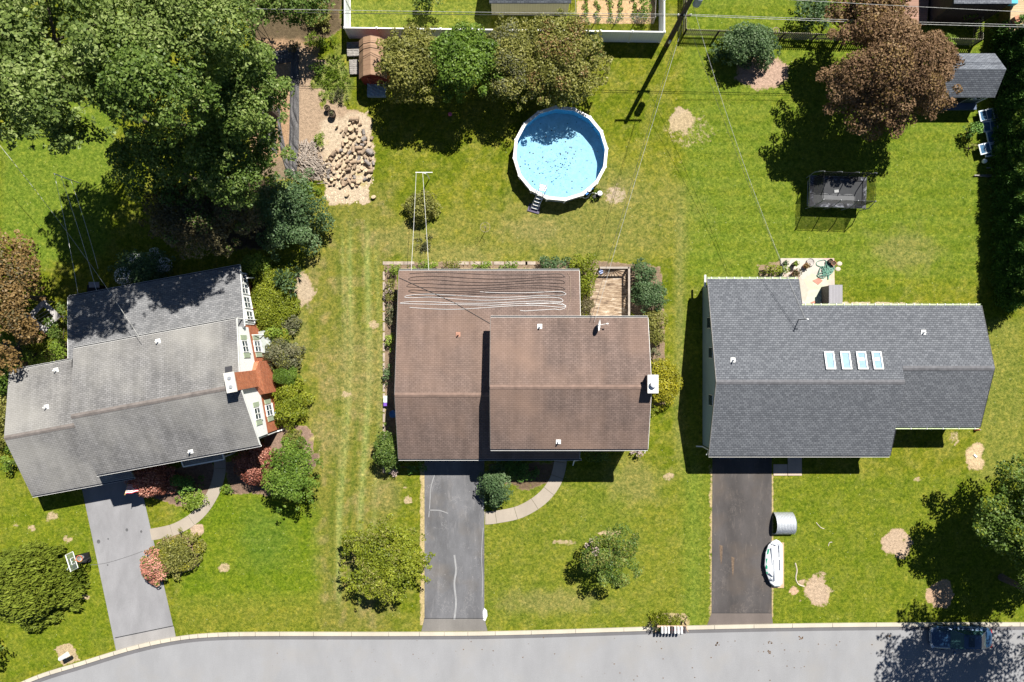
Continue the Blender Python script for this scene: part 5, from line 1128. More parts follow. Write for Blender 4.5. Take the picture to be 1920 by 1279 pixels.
net = NT('black_net'); trn = net.n('BsdfTransparent'); mx = net.n('MixShader'); mx.inputs[0].default_value = .62; net.l(trn.outputs[0], mx.inputs[1]); net.l(net.b.outputs[0], mx.inputs[2]); net.l(mx.outputs[0], net.t.nodes['Material Output'].inputs[0]); net.b.inputs['Base Color'].default_value = (.012, .012, .013, 1); net.b.inputs['Roughness'].default_value = .8
hx, hy, zt = X2 - .25, Y2 - .15, 2.75; NN = 12
def side(a, b, name='net'):
    m = MB(); vs = []
    for j in range(5):
        f = j / 4; z = .93 + (zt - .93) * f
        for i in range(NN + 1): s = i / NN; p = a.lerp(b, s); vs.append(P3(p.x, p.y, z - (.18 * math.sin(math.pi * s * 4) ** 2 if j == 4 else 0)))
    m.add(vs, [(j * (NN + 1) + i, j * (NN + 1) + i + 1, (j + 1) * (NN + 1) + i + 1, (j + 1) * (NN + 1) + i) for j in range(4) for i in range(NN)]); return m.part(name, net.m, tp)
cs = [TL(-hx, -hy, 0), TL(hx, -hy, 0), TL(hx, hy, 0), TL(-hx, hy, 0)]
for i in range(4): side(cs[i], cs[(i + 1) % 4])
pol = plain('net_pole', (.22, .23, .25), .4, .4, 3)
for s in (-1, 1):
    for f in (-1, -.33, .33, 1):
        o = .18 * s; m = MB(); m.tube([TL(X2 * f * .97, (Y2 + .02) * s, .1), TL(X2 * f * .97, (Y2 + .12) * s, 1.5), TL(hx * f, (hy + .1) * s, 2.5), TL(hx * f, hy * s, 2.85)], .035, 6); m.part('net_pole', pol, tp)
m = MB(); m.tube([c + P3(0, 0, zt + .02) for c in cs] + [cs[0] + P3(0, 0, zt + .02)], .02, 5); m.part('top_rope', M['black'], tp)
MB().box(TL(-.12, .05, 0).x, TL(0, .05, 0).y, .90, .35, .22, .06, rz=.1).solo('cloth', M['white'], 'small crumpled white cloth on the trampoline mat', 'cloth')
# ------------------------------------------------------------ logs, brush, sheeting, pots, pallets, pavilion
rr = random.Random(21); rowm = [plain('log_pale', (.50, .39, .26), .9, .35, 6), plain('log_brown', (.33, .24, .165), .9, .35, 6), plain('log_grey', (.24, .21, .19), .9, .35, 6)]
GL = 'cut logs scattered on the wood chips'; LB = ['short pale cut log lying among the others on the wood chips', 'short brown cut log lying among the others on the wood chips', 'short grey cut log lying among the others on the wood chips']
def logmesh(k):
    m = MB(); m.cyl((-.2, 0, .15), (.2, 0, .15), .15, .15, 10) if k % 3 else m.cyl((0, 0, 0), (0, 0, .32), .17, .165, 11)
    o = m.part('log', rowm[k % 3] if k % 3 != 0 else rowm[0], None)
    return o
protos = [logmesh(k) for k in range(3)]; used = [False] * 3; pts = []
zone = [(632, 285), (655, 228), (672, 222), (692, 262), (702, 300), (700, 330), (672, 350), (640, 352), (618, 348), (608, 300)]
def inpoly(x, y, pl):
    c = False
    for (x1, y1), (x2, y2) in zip(pl, pl[1:] + pl[:1]):
        if (y1 > y) != (y2 > y) and x < (x2 - x1) * (y - y1) / (y2 - y1) + x1: c = not c
    return c
tries = 0
while len(pts) < 104 and tries < 9000:
    tries += 1; x, y = rr.uniform(600, 705), rr.uniform(215, 372)
    if not inpoly(x, y, zone) and rr.random() > .02: continue
    if all(math.hypot(x - a, y - b) > 6.6 for a, b in pts): pts.append((x, y))
for i, (x, y) in enumerate(pts):
    k = rr.choice((0, 0, 1, 1, 2)); o = protos[k] if not used[k] else protos[k].copy()
    if used[k]: COL.objects.link(o)
    used[k] = True; p = G(x, y); s = rr.uniform(.5, .98); o.location = (p.x, p.y, 0 if rr.random() < .75 else .14); o.rotation_euler = (rr.uniform(-.1, .1), rr.uniform(-.35, .35), rr.uniform(0, 6.28)); o.scale = (s * rr.uniform(.7, 1.5), s, s)
    setp(o, LB[k], 'log', GL)
def logx(label, x, y, L, r, rz, k): m = MB(); p = G(x, y, r); u = P3(math.cos(rz), math.sin(rz), 0); m.cyl(p - u * L / 2, p + u * L / 2, r, r * .95, 11); m.solo('log', rowm[k], label, 'log', GL)
logx('thickest long log lying across the upper end of the log pile', 665, 225, .75, .19, 0, 1); logx('thick grey log at the right side of the log pile, upper of two', 684, 262, .4, .19, .7, 2); logx('thick grey log at the right side of the log pile, lower of two', 694, 287, .55, .2, -.6, 2)
m = MB()
for k in range(420):
    x, y = rr.gauss(592, 15), rr.gauss(318, 11)
    if rr.random() < .45: x, y = rr.uniform(563, 596), rr.uniform(268, 312)
    p = G(x, y, rr.uniform(.05, .5 if y > 300 else .25)); a = rr.gauss(-.35, .5) if y > 305 else rr.uniform(0, 3.1); L = rr.uniform(.2, .75); u = P3(math.cos(a), math.sin(a), rr.uniform(-.1, .1)); m.tube([p - u * L / 2, p + P3(0, 0, rr.uniform(-.03, .03)), p + u * L / 2], rr.uniform(.015, .04), 4)
setp(m.solo('brush_pile', plain('dry_sticks', (.38, .32, .27), .9, .45, 4), 'heap of dry grey sticks and split wood left of the log pile', 'brush pile'), kind='stuff')
m = MB()
for k in range(500):
    x, y = rr.uniform(600, 700), rr.uniform(290, 382); p = G(x, y, .012)
    if not inpoly(x, y, [(600, 300), (700, 280), (705, 330), (680, 385), (615, 385)]): continue
    a = rr.uniform(0, 3.1); s = rr.uniform(.02, .06); u = P3(math.cos(a), math.sin(a), 0); v2 = P3(-u.y, u.x, 0) * .5; m.add([p - u * s - v2 * s, p + u * s - v2 * s, p + u * s + v2 * s + P3(0, 0, .02), p - u * s + v2 * s], [(0, 1, 2, 3)])
setp(m.solo('wood_chips', plain('fresh_wood_chips', (.66, .54, .38), .9, .25, 6), 'pale wood chips strewn round the log pile', 'wood chips'), kind='stuff')
fab = NT('black_weed_fabric'); v_ = fab.mapping('Object', (3, .4, 1)); f_ = fab.noise(v_, 2, 6, .7, .5); fab.bump(f_, .8, .1)
fab = fab.done(fab.ramp(f_, [(.35, (.03, .03, .033)), (.6, (.085, .08, .08)), (.75, (.2, .19, .185))]), .5)
def strip(label, lpts, rpts):
    a, b = catmull([G(*p) for p in lpts], 10), catmull([G(*p) for p in rpts], 10); n = len(a); w_ = 6; r = random.Random(len(label)); vs = []
    for i in range(n):
        for j in range(w_ + 1): p = a[i].lerp(b[i], j / w_); vs.append(P3(p.x, p.y, .03 + .09 * abs(math.sin(j * 2.3 + i * .35 + math.sin(i * .7))) * (0 < j < w_) + r.uniform(0, .02)))
    m = MB(); m.add(vs, [(i * (w_ + 1) + j, (i + 1) * (w_ + 1) + j, (i + 1) * (w_ + 1) + j + 1, i * (w_ + 1) + j + 1) for i in range(n - 1) for j in range(w_)]); m.solo('black_sheeting', fab, label, 'sheeting', 'strips of black sheeting on the bare ground')
strip('longest strip of wrinkled black sheeting, running straight down beside the brush pile', [(547, 90), (544, 160), (543, 240), (541, 300), (545, 330)], [(561, 90), (561, 160), (561, 240), (560, 290), (556, 330)])
strip('narrow bent strip of black sheeting left of the longest strip', [(520, 200), (521, 240), (528, 290), (538, 325)], [(525, 200), (528, 240), (536, 280), (543, 318)])
strip('wide pale strip of sheeting half under the tree leaves', [(480, 170), (481, 210), (490, 260)], [(512, 175), (514, 220), (520, 290)])
strip('black sheet folded across the top of the vegetable rows', [(490, 98), (520, 96), (550, 92)], [(500, 122), (525, 120), (552, 116)])
def pot(label, p, r, h, mt, grp=None, plant=None, shade='soil'):
    t = thing('plant_pot', label, 'plant pot', p, 0, grp); m = MB(); N = 14
    ring = lambda rr_, z: [P3(p.x + rr_ * math.cos(2 * math.pi * k / N), p.y + rr_ * math.sin(2 * math.pi * k / N), p.z + z) for k in range(N)]
    band(m, ring(r * .75, 0), ring(r, h)); band(m, ring(r, h), ring(r * .86, h)); band(m, ring(r * .86, h), ring(r * .8, h * .75)); m.part('pot', mt, t)
    m = MB(); m.add(ring(r * .82, h * .8), [tuple(range(N))]); m.part('soil', plain('potting_soil', (.07, .05, .035), .95, .3), t)
    if plant: leafmesh('foliage', LM[plant[0]], [(p.x + dx, p.y + dy, p.z + h + plant[1] * .4, plant[1], plant[1], plant[1] * .6) for dx, dy in ((0, 0), (.08, .05))], .1, .7, 7, t, p)
    return t
terra = plain('terracotta', (.42, .2, .12), .8, .2)
pot('dark nursery pot standing above the log pile, left of two', G(616, 206), .24, .45, M['darkwood'], None, ('brownish', .1)); pot('dark nursery pot with twigs above the log pile, right of two', G(625, 217), .3, .5, M['darkwood'], None, ('grey', .16))
zp = .1
pot('black pot with leafy plant at the upper left corner of the patio', G(1468, 496, zp), .17, .4, M['black'], None, ('bluish', .2)); pot('black pot with pale plant, second along the rear edge of the patio', G(1486, 497, zp), .19, .5, M['black'], None, ('lime', .2))
pot('black pot with bright green plant at the left patio edge', G(1466, 508, zp), .18, .45, M['black'], None, ('lime', .3)); pot('round terracotta pot at the upper right corner of the patio', G(1559, 495, zp), .2, .32, terra)
pot('dark glazed pot beside the terracotta pot', G(1553, 491, zp), .18, .35, M['darkwood']); pot('brown pot with withered plant left of the blanket on the patio', G(1488, 514, zp), .26, .35, terra, None, ('brownish', .34))
pot('wide low terracotta bowl with yellowing plant in the middle of the rear patio edge', G(1508, 500, zp), .22, .25, terra, None, ('rust', .22))
c = W(1520, 492, .25); m = MB(); m.tube([c + P3(.3 * math.cos(a / 12 * 6.28), .3 * math.sin(a / 12 * 6.28), 0) for a in range(13)], .02, 5); m.cyl(c + P3(0, 0, -.1), c + P3(0, 0, -.05), .27, .29, 16); m.solo('fire_bowl', plain('grey_bowl', (.35, .32, .3), .6, .3), 'shallow round grey bowl at the rear edge of the patio', 'bowl')
rr = random.Random(4)
hp = [tuple(G(1548 + rr.gauss(0, 7), 509 + rr.gauss(0, 7), zp + .04 + i * .002)) for i in range(46)]
hp = [tuple(G(1540 + 11 * math.cos(a * .9), 495 + 6 * math.sin(a * .9), zp + .03)) for a in range(7)] + hp + [tuple(G(1540 - 9 * math.cos(a), 516 + 6 * math.sin(a), zp + .06)) for a in range(4)]
MB().tube(catmull(hp, 6), .035, 5).solo('garden_hose', plain('green_rubber', (.12, .25, .19), .6, .3, 4), 'tangled green garden hose heaped on the patio', 'hose')
for i, (x, y) in enumerate(((1574, 495), (1571, 505))): m = MB(); m.ball(G(x, y, .02), .22, (1, .8, .2), 9, 4); m.solo('stepping_stone', plain('pale_stone', (.5, .42, .34), .9, .2), ('upper', 'lower')[i] + ' pale stone on the grass right of the patio', 'stone')
sb = thing('storage_shed', 'grey resin storage cupboard standing at the right edge of the patio against the house', 'storage', G(1552, 557))
c = G(1549, 556); m = MB(); m.box(c.x, c.y, .75, .85, 1.45, 1.3); m.part('body', plain('dark_resin', (.10, .08, .07), .6, .2), sb)
m = MB(); m.box(c.x + .05, c.y, 1.46, 1.0, 1.55, .1, M=Matrix.Rotation(R(-4), 4, 'Y')); m.part('lid', rowmat('resin_lid', (.27, .26, .28), (.16, .155, .17), .11, 'v', .02, .06), sb)
def pallet(parent, c, rz, w_=1.15, l_=1.0):
    q = Matrix.Rotation(rz, 3, 'Z'); m = MB()
    for k in range(8): o = q @ P3(0, -l_ / 2 + .07 + k * (l_ - .14) / 7, .12); m.box(c.x + o.x, c.y + o.y, c.z + o.z, w_, .09, .02, rz=rz)
    b = MB()
    for k in (-1, 0, 1):
        o = q @ P3(k * (w_ / 2 - .05), 0, .06); b.box(c.x + o.x, c.y + o.y, c.z + o.z, .08, l_, .1, rz=rz); b.box(c.x + o.x, c.y + o.y - 0, c.z + .003, .07, l_ * .98, .015, rz=rz)
    m.part('deck_board', M['woodgrey'], parent); b.part('stringer', M['woodgrey'], parent)
for k in range(3):
    t = thing('pallet', ('bottom', 'middle', 'top')[k] + ' grey timber pallet of the stack left of the red barn shed', 'pallet', G(664, 96, k * .14), 0, 'pallets beside the red barn shed'); pallet(t, G(664, 96, k * .14), .02 * k, .95, 1.1)
for k in range(2):
    t = thing('pallet', ('lower', 'upper')[k] + ' small broken pallet below the pallet stack', 'pallet', G(665, 128, k * .14), 0, 'pallets beside the red barn shed'); pallet(t, G(665, 128, k * .14), .06, .7, 1.15)
pv = thing('garden_pergola', 'grey timber garden structure under the rust brown tree', 'pergola', G(95, 600)); aa = R(-45)
c = W(82, 594, 1.2); q = Matrix.Rotation(aa, 3, 'Z')
def PV(x, y, z): o = q @ P3(x, y, 0); return P3(c.x + o.x, c.y + o.y, z)
m = MB()
for a, b, w_, l_ in ((-.75, 0, .4, 1.9), (.75, 0, .4, 1.9), (0, .75, 1.1, .4), (0, -.75, 1.1, .4)): p = PV(a, b, 1.2); m.box(p.x, p.y, 1.2, w_, l_, .08, rz=aa)
m.part('frame', rowmat('grey_boards', (.36, .34, .33), (.15, .14, .14), .3, 'u', .03, .2), pv)
for a in (-.85, .85):
    for b in (-.85, .85): m = MB(); p = PV(a, b, 0); m.box(p.x, p.y, .58, .1, .1, 1.16); m.part('post', M['woodgrey'], pv)
m = MB(); [m.tube([PV(-.5 + i * .3, -.5, 1.05), PV(-.2 + i * .25, .5, 1.1)], .03, 5) for i in range(4)]; m.part('beam', M['woodgrey'], pv)
bq = thing('bench', 'long slate blue garden bench beside the grey timber structure', 'bench', G(62, 625)); c = W(56, 622, .5); q = Matrix.Rotation(R(37), 3, 'Z'); aa = R(37)
m = MB(); m.box(c.x, c.y, .48, 1.9, .6, .06, rz=aa); m.part('seat', rowmat('slate_blue_boards', (.13, .16, .2), (.05, .06, .08), .3, 'u', .02, .2), bq)
o = q @ P3(0, -.32, 0); m = MB(); m.box(c.x + o.x, c.y + o.y, .7, 1.9, .06, .45, rz=aa); m.part('backrest', M['metal'], bq)
for s in (-.85, .85): o = q @ P3(s, 0, 0); m = MB(); m.box(c.x + o.x, c.y + o.y, .225, .07, .5, .45, rz=aa); m.part('leg', M['dark'], bq)
# ------------------------------------------------------------ hoses on the brown roof
def hose(label, yy, mt, lefts, rights, tail=None):
    pts = []
    for i, y in enumerate(yy):
        xs_ = np.linspace(lefts[i % len(lefts)], rights[i % len(rights)], 9)
        if i % 2: xs_ = xs_[::-1]
        for j, x in enumerate(xs_): pts.append((x, y + (2.4 + .6 * (i % 3)) * math.sin(x / 47 + i * .5) * (1 if 0 < j < 8 else .3)))
        if i < len(yy) - 1:
            xe = xs_[-1]; s = 1 if i % 2 == 0 else -1; y2 = yy[i + 1] + 1.9 * math.sin(xe / 41 + (i + 1) * .55); pts.append((xe + 9 * s, (pts[-1][1] + y2) / 2))
    if tail: pts += tail
    w3 = [hit(x, y, *lowrear) for x, y in pts]; m = MB(); m.tube([p + P3(0, 0, .03) for p in catmull([tuple(p) for p in w3], 5)], .017, 5)
    return m.solo('roof_hose', mt, label, 'hose', 'hose loops laid out on the brown roof')
hose('black hose laid in long loops across the upper part of the brown roof', [514, 521, 527, 533, 539, 544, 549, 554], plain('black_hose', (.025, .02, .02), .5, .2), [768, 775, 778, 772], [1048, 1056, 1050, 1052])
hose('white hose laid in long loops below the black hose on the brown roof', [547.5, 555, 560, 567, 572, 577], plain('white_hose', (.62, .62, .62), .5, .1), [900, 768, 772, 768], [1052, 1050, 1046, 1050], [(900, 573), (850, 575)][:0])
hose('short white hose end looped at the right side below the long white loops', [569, 582], plain('white_hose', (.62, .62, .62), .5, .1), [985, 975], [1052, 1050])
MB().tube([hit(x, y, *lowrear) + P3(0, 0, .05) for x, y in ((748, 521), (790, 540), (850, 567), (919, 607))], .018, 5).solo('roof_cable', M['cabledark'], 'thin black cable running diagonally over the brown roof', 'cable')
MB().tube([hit(x, y, *lowrear) + P3(0, 0, .05) for x, y in ((1064, 512), (1069, 520), (1070, 560), (1063, 590))], .014, 5).solo('roof_cable', plain('tan_cable', (.3, .22, .16), .6, .1), 'thin tan cable down the right edge of the lower brown roof', 'cable')
# ------------------------------------------------------------ car
def build_car(label, c, rz):
    t = thing('parked_car', label, 'car', c, rz); paint = NT('navy_car_paint'); paint.b.inputs['Coat Weight'].default_value = .8; paint.b.inputs['Metallic'].default_value = .3; paint.b.inputs['Specular IOR Level'].default_value = .6
    pm = paint.done((.018, .055, .12), .3)
    # stations along x (front = -x): x, half width, sill z, shoulder z, top-of-body z
    st = [(-2.36, .45, .34, .50, .55), (-2.30, .68, .26, .55, .64), (-2.10, .84, .22, .62, .73), (-1.7, .90, .20, .68, .80), (-1.1, .915, .19, .74, .88), (-.75, .92, .19, .78, .93), (0, .925, .19, .80, .95), (.9, .92, .19, .82, .97), (1.5, .91, .20, .84, .99), (1.95, .86, .24, .84, .99), (2.22, .76, .30, .78, .95), (2.34, .55, .36, .66, .80)]
    m = MB(); vs = []; K = 10
    for x, w_, z0, z1, z2 in st: vs += [(x, -w_ * .8, z0), (x, -w_, z0 + .10), (x, -w_ * 1.0, z1 - .1), (x, -w_ * .955, z1), (x, -w_ * .6, z2), (x, w_ * .6, z2), (x, w_ * .955, z1), (x, w_, z1 - .1), (x, w_, z0 + .10), (x, w_ * .8, z0)]
    n = len(st); m.add(vs, [(i * K + k, i * K + (k + 1) % K, (i + 1) * K + (k + 1) % K, (i + 1) * K + k) for i in range(n - 1) for k in range(K)] + [tuple(range(K - 1, -1, -1)), tuple((n - 1) * K + k for k in range(K))])
    body = m.part('body', pm, t, True, world=False)
    gm = NT('car_glass'); gm.b.inputs['Specular IOR Level'].default_value = .7; gm = gm.done((.035, .085, .085), .06)
    # cabin: base ring on the shoulders, roof ring above
    base = [(-.98, .70, .90), (-.9, .78, .92), (1.5, .76, .98), (1.78, .62, .98)]; top = [(-.20, .52, 1.38), (-.12, .58, 1.40), (.98, .56, 1.42), (1.10, .46, 1.40)]
    B4 = [(-.98, -.74, .9), (1.75, -.68, .98), (1.75, .68, .98), (-.98, .74, .9)]; T4 = [(-.2, -.56, 1.40), (1.08, -.53, 1.42), (1.08, .53, 1.42), (-.2, .56, 1.40)]
    m = MB(); m.add([B4[3], B4[0], T4[0], T4[3]], [(0, 1, 2, 3)]); m.part('windshield', gm, t, world=False)
    m = MB(); m.add([B4[1], B4[2], T4[2], T4[1]], [(0, 1, 2, 3)]); m.part('rear_window', gm, t, world=False)
    m = MB(); m.add([B4[0], B4[1], T4[1], T4[0]], [(0, 1, 2, 3)]); m.part('side_window', gm, t, world=False)
    m = MB(); m.add([B4[2], B4[3], T4[3], T4[2]], [(0, 1, 2, 3)]); m.part('side_window', gm, t, world=False)
    m = MB(); vs = []
    for x, hw_, z in ((-.24, .555, 1.385), (-.1, .565, 1.425), (.45, .565, 1.455), (.95, .545, 1.445), (1.1, .53, 1.41)): vs += [(x, -hw_, z - .02), (x, -hw_ * .7, z + .015), (x, 0, z + .03), (x, hw_ * .7, z + .015), (x, hw_, z - .02)]
    m.add(vs, [(i * 5 + k, (i + 1) * 5 + k, (i + 1) * 5 + k + 1, i * 5 + k + 1) for i in range(4) for k in range(4)]); rf_ = m.part('roof', pm, t, True, world=False)
    m = MB(); m.box(.3, 0, 1.487, .42, .72, .012); m.part('sunroof', M['glass'], rf_, world=False)
    pil = MB()
    for s in (-1, 1): pil.tube([(-.98, .745 * s, .9), (-.2, .565 * s, 1.40), (1.08, .535 * s, 1.425), (1.75, .685 * s, .98)], .03, 5); pil.tube([(.35, .755 * s, .95), (.4, .56 * s, 1.42)], .03, 5)
    pil.part('pillar', pm, t, world=False)
    for s in (-1, 1):
        for x in (-1.42, 1.38):
            m = MB(); m.cyl((x, s * .72, .32), (x, s * .935, .32), .32, .32, 20); wh = m.part('wheel', plain('tyre', (.02, .02, .02), .8, .1), t, world=False)
            m = MB(); m.cyl((x, s * .93, .32), (x, s * .945, .32), .21, .19, 14); m.part('rim', M['metal'], wh, world=False)
        m = MB(); m.box(-.72, s * 1.0, .98, .14, .2, .13); m.part('wing_mirror', pm, t, world=False)
        m = MB(); m.box(-2.22, s * .62, .60, .2, .34, .12, rz=-s * .35); m.part('headlight', plain('lamp_glass', (.6, .62, .65), .2, .1), t, world=False)
        m = MB(); m.box(2.27, s * .58, .76, .1, .3, .12, rz=s * .2); m.part('tail_light', plain('red_lens', (.35, .01, .01), .3, .1), t, world=False)
    m = MB(); m.tube([(-2.375, -.33, .5), (-2.375, .33, .5)], .02, 4); m.tube([(-2.30, -.36, .66), (-2.30, .36, .66), (-2.375, .33, .52)], .015, 4); m.box(-2.36, 0, .58, .03, .62, .09); m.part('grille', M['metal'], t, world=False)
    return t
cc2 = W(1804, 1198, .8); build_car('dark navy sedan with sunroof parked at the kerb in the tree shadow', (cc2.x, cc2.y, .004), 0)
# ------------------------------------------------------------ boat, calf shelter, bins, cone, hoop, mailboxes, flag
wp = thing('boat', 'long white shrink wrapped boat with green panels, lying beside the dark asphalt drive', 'boat', G(1452, 1060))
out = [(1447, 1015), (1455, 1012), (1462, 1015), (1467, 1022), (1468, 1060), (1467, 1096), (1462, 1101), (1452, 1101), (1444, 1095), (1437, 1078), (1433, 1060), (1435, 1036), (1440, 1022)]
cx_, cy_ = 1453, 1057; lv = []
for f, z in ((.9, .06), (1.0, .30), (.95, .48), (.72, .60), (.35, .68)): lv.append([W(cx_ + (x - cx_) * f, cy_ + (y - cy_) * f, z) for x, y in out][::-1])
m = MB()
for a, b in zip(lv, lv[1:]): band(m, a, b)
m.add(lv[-1], [tuple(range(len(out)))]); hl = m.part('hull', plain('white_gelcoat', (.66, .68, .70), .4, .12, 3), wp, False)
gp = plain('green_panel', (.02, .30, .16), .5, .1)
for a, b in ((1030, 1040), (1048, 1067), (1073, 1076)):
    m = MB(); xo = lambda y: 1434.6 + abs(y - 1060) ** 1.6 * .018
    m.add([W(xo(a) + 1, a, .54), W(xo(a) + 4, a, .60), W(xo(b) + 4, b, .60), W(xo(b) + 1, b, .54)], [(0, 1, 2, 3)]); m.part('green_panel', gp, wp)
m = MB()
for x0, y0, x1, y1 in ((1461, 1019, 1461, 1046), (1451, 1050, 1452, 1090), (1462, 1050, 1462, 1070), (1446, 1028, 1448, 1060), (1442, 1075, 1449, 1082), (1444, 1085, 1450, 1089), (1448, 1019, 1455, 1024)): m.tube([W(x0, y0, .69), W(x1, y1, .69)], .04, 4)
m.part('cover_seam', plain('grey_seam', (.25, .27, .32), .6, .3), wp)
m = MB(); m.slab([W(1446, 1103, .05), W(1470, 1103, .05), W(1470, 1018, .05), W(1464, 1018, .05), W(1464, 1095, .05), W(1446, 1098, .05)], .05); m.solo('timber_skid', plain('tan_planks', (.42, .30, .19), .85, .25, 6), 'tan timber skid showing under the right side of the white boat', 'skid')
cs_ = thing('metal_shelter', 'small corrugated metal arch shelter open to the left, beside the dark asphalt drive', 'shelter', G(1466, 980)); gx0, gx1 = G(1449, 0).x, G(1485, 0).x; yc, Rr = G(0, 981).y, .86
m = MB(); nx_, na = 104, 14; vs = []
for i in range(nx_ + 1):
    x = gx0 + (gx1 - gx0) * i / nx_; r = Rr + .035 * math.cos(i / nx_ * 13 * 2 * math.pi)
    for k in range(na + 1): a = math.pi * k / na; vs.append((x, yc - r * math.cos(a) * .98, max(0, r * math.sin(a) * 1.05)))
m.add(vs, [(i * (na + 1) + k, (i + 1) * (na + 1) + k, (i + 1) * (na + 1) + k + 1, i * (na + 1) + k + 1) for i in range(nx_) for k in range(na)]); m.part('corrugated_shell', plain('corrugated_steel', (.52, .54, .57), .45, .15, 4, .35), cs_, True)
m = MB(); m.add([(gx1 - .02, yc - Rr * .97 * math.cos(math.pi * k / na), Rr * math.sin(math.pi * k / na)) for k in range(na + 1)], [tuple(range(na + 1))]); m.part('end_wall', M['metal'], cs_)
for k, x in enumerate((1350, 1362)):
    t = thing('wheelie_bin', ('left', 'right')[k] + ' of the two dark bins under the front eave at the dark asphalt drive', 'bin', G(x, 849)); c = G(x, 849)
    m = MB(); b0 = [(c.x - .2, c.y - .2, .05), (c.x + .2, c.y - .2, .05), (c.x + .2, c.y + .2, .05), (c.x - .2, c.y + .2, .05)]; b1 = [(c.x - .27, c.y - .3, .95), (c.x + .27, c.y - .3, .95), (c.x + .27, c.y + .3, .95), (c.x - .27, c.y + .3, .95)]
    m.add(b0 + b1, [(3, 2, 1, 0), (0, 1, 5, 4), (1, 2, 6, 5), (2, 3, 7, 6), (3, 0, 4, 7), (4, 5, 6, 7)]); m.part('bin_body', M['dark'], t); m = MB(); m.box(c.x, c.y, .98, .6, .66, .06); m.part('lid', plain('bin_lid', (.12, .11, .13), .6, .2), t)
    m = MB(); [m.cyl((c.x + s * .2, c.y + .24, .1), (c.x + s * .26, c.y + .24, .1), .1, .1, 10) for s in (-1, 1)]; m.part('wheel', M['black'], t)
c = W(1834, 806, .3); cn = thing('garden_ornament', 'small orange ornament at the front right corner of the slate grey roof', 'ornament', (c.x, c.y, 0)); m = MB(); m.tube([(c.x, c.y, 0), (c.x, c.y, .2), (c.x + .02, c.y, .45)], [.17, .14, .03], 10); m.part('cone', plain('orange_paint', (.6, .17, .06), .6, .1), cn); m = MB(); m.tube([(c.x + .1, c.y, .12), (c.x + .35, c.y - .05, .1)], .04, 6); m.part('spout', M['concrete'], cn)
# basketball hoop
bb = G(158, 1048); hp_ = thing('basketball_hoop', 'portable basketball hoop with clear white framed backboard beside the concrete drive', 'basketball hoop', bb)
m = MB(); q = R(14); m.box(bb.x - .05, bb.y + .05, .13, 1.15, .75, .24, rz=q); m.part('base', M['black'], hp_)
bx_, by_ = G(176, 1046).x, G(176, 1046).y; tp_ = W(141, 1060, 2.7)
m = MB(); m.tube([(bx_ - .2, by_, .2), (bx_ - .3, by_ - .02, 1.7), (bx_ - .42, by_ - .1, 2.6)], .045, 8); m.tube([(bx_ - .1, by_ + .1, .3), (bx_ - .32, by_, 1.2)], .02, 5); m.part('pole', M['dark'], hp_)
bc = W(134.5, 1053.5, 2.75); an = R(-72); u = P3(math.cos(an), math.sin(an), 0); nb_ = P3(-u.y, u.x, 0)
pm_ = MB(); pm_.tube([(bx_ - .42, by_ - .1, 2.6), tuple(bc + nb_ * .06)], .03, 6); pm_.tube([(bx_ - .32, by_ - .05, 2.0), tuple(bc + nb_ * .06 - P3(0, 0, .4))], .025, 6); pm_.part('arm', plain('pale_arm', (.5, .55, .5), .5, .2), hp_)
W2, Hh = .64, .42
F = lambda a, z, o=0: bc + u * a + P3(0, 0, z) + nb_ * o
m = MB(); m.tube([F(-W2, -Hh), F(W2, -Hh), F(W2, Hh), F(-W2, Hh), F(-W2, -Hh)], .035, 5); m.tube([F(-.23, -.3), F(-.23, .08), F(.23, .08), F(.23, -.3)], .03, 4); bo = m.part('backboard_frame', M['white'], hp_)
cg = NT('clear_acrylic'); tr = cg.n('BsdfTransparent'); tr.inputs[0].default_value = (.8, .85, .8, 1); mx = cg.n('MixShader'); mx.inputs[0].default_value = .3; cg.l(tr.outputs[0], mx.inputs[1]); cg.l(cg.b.outputs[0], mx.inputs[2]); cg.l(mx.outputs[0], cg.t.nodes['Material Output'].inputs[0]); cg.b.inputs['Base Color'].default_value = (.3, .36, .33, 1)
m = MB(); m.add([F(-W2, -Hh, .01), F(W2, -Hh, .01), F(W2, Hh, .01), F(-W2, Hh, .01)], [(0, 1, 2, 3)]); m.part('backboard', cg.m, hp_)
rc_ = F(0, -.32, .38); ring_ = [rc_ + P3(.23 * math.cos(k / 14 * 6.2832), .23 * math.sin(k / 14 * 6.2832), 0) for k in range(15)]
m = MB(); m.tube(ring_, .02, 5); m.tube([F(0, -.32, 0), F(0, -.32, .15)], .025, 5); ri = m.part('hoop_ring', plain('orange_ring', (.6, .14, .04), .5, .1), hp_)
m = MB()
for k in range(12): a = k / 12 * 6.2832; b = a + .4; m.tube([rc_ + P3(.22 * math.cos(a), .22 * math.sin(a), 0), rc_ + P3(.12 * math.cos(b), .12 * math.sin(b), -.38)], .016, 4)
m.part('net', M['white'], ri)
# flag on the garage wall
fl = thing('flag', 'striped flag with starred blue corner hanging at the grey roofed garage', 'flag', W(237, 925, 1.9)); p0, p1 = W(240, 906, 1.75), W(234, 929, 2.5)
m = MB(); m.tube([p0, p1], .02, 6); m.part('flagpole', plain('brass_pole', (.6, .42, .15), .4, .1), fl)
m = MB(); mr_ = MB(); mb_ = MB(); ms_ = MB(); aF, bF = p1.lerp(p0, .08), p1.lerp(p0, .92)
def FP(s, t2): e = aF.lerp(bF, t2); return e + P3(s * .85, s * .12 + .03 * math.sin(s * 9 + t2 * 3), -.35 * s * (.6 + .2 * t2))
for k in range(13):
    tgt = mr_ if k % 2 == 0 else m; t0, t1 = k / 13, (k + 1) / 13
    for i in range(8):
        s0, s1 = i / 8, (i + 1) / 8; tgt.add([FP(s0, t0), FP(s1, t0), FP(s1, t1), FP(s0, t1)], [(0, 1, 2, 3)])
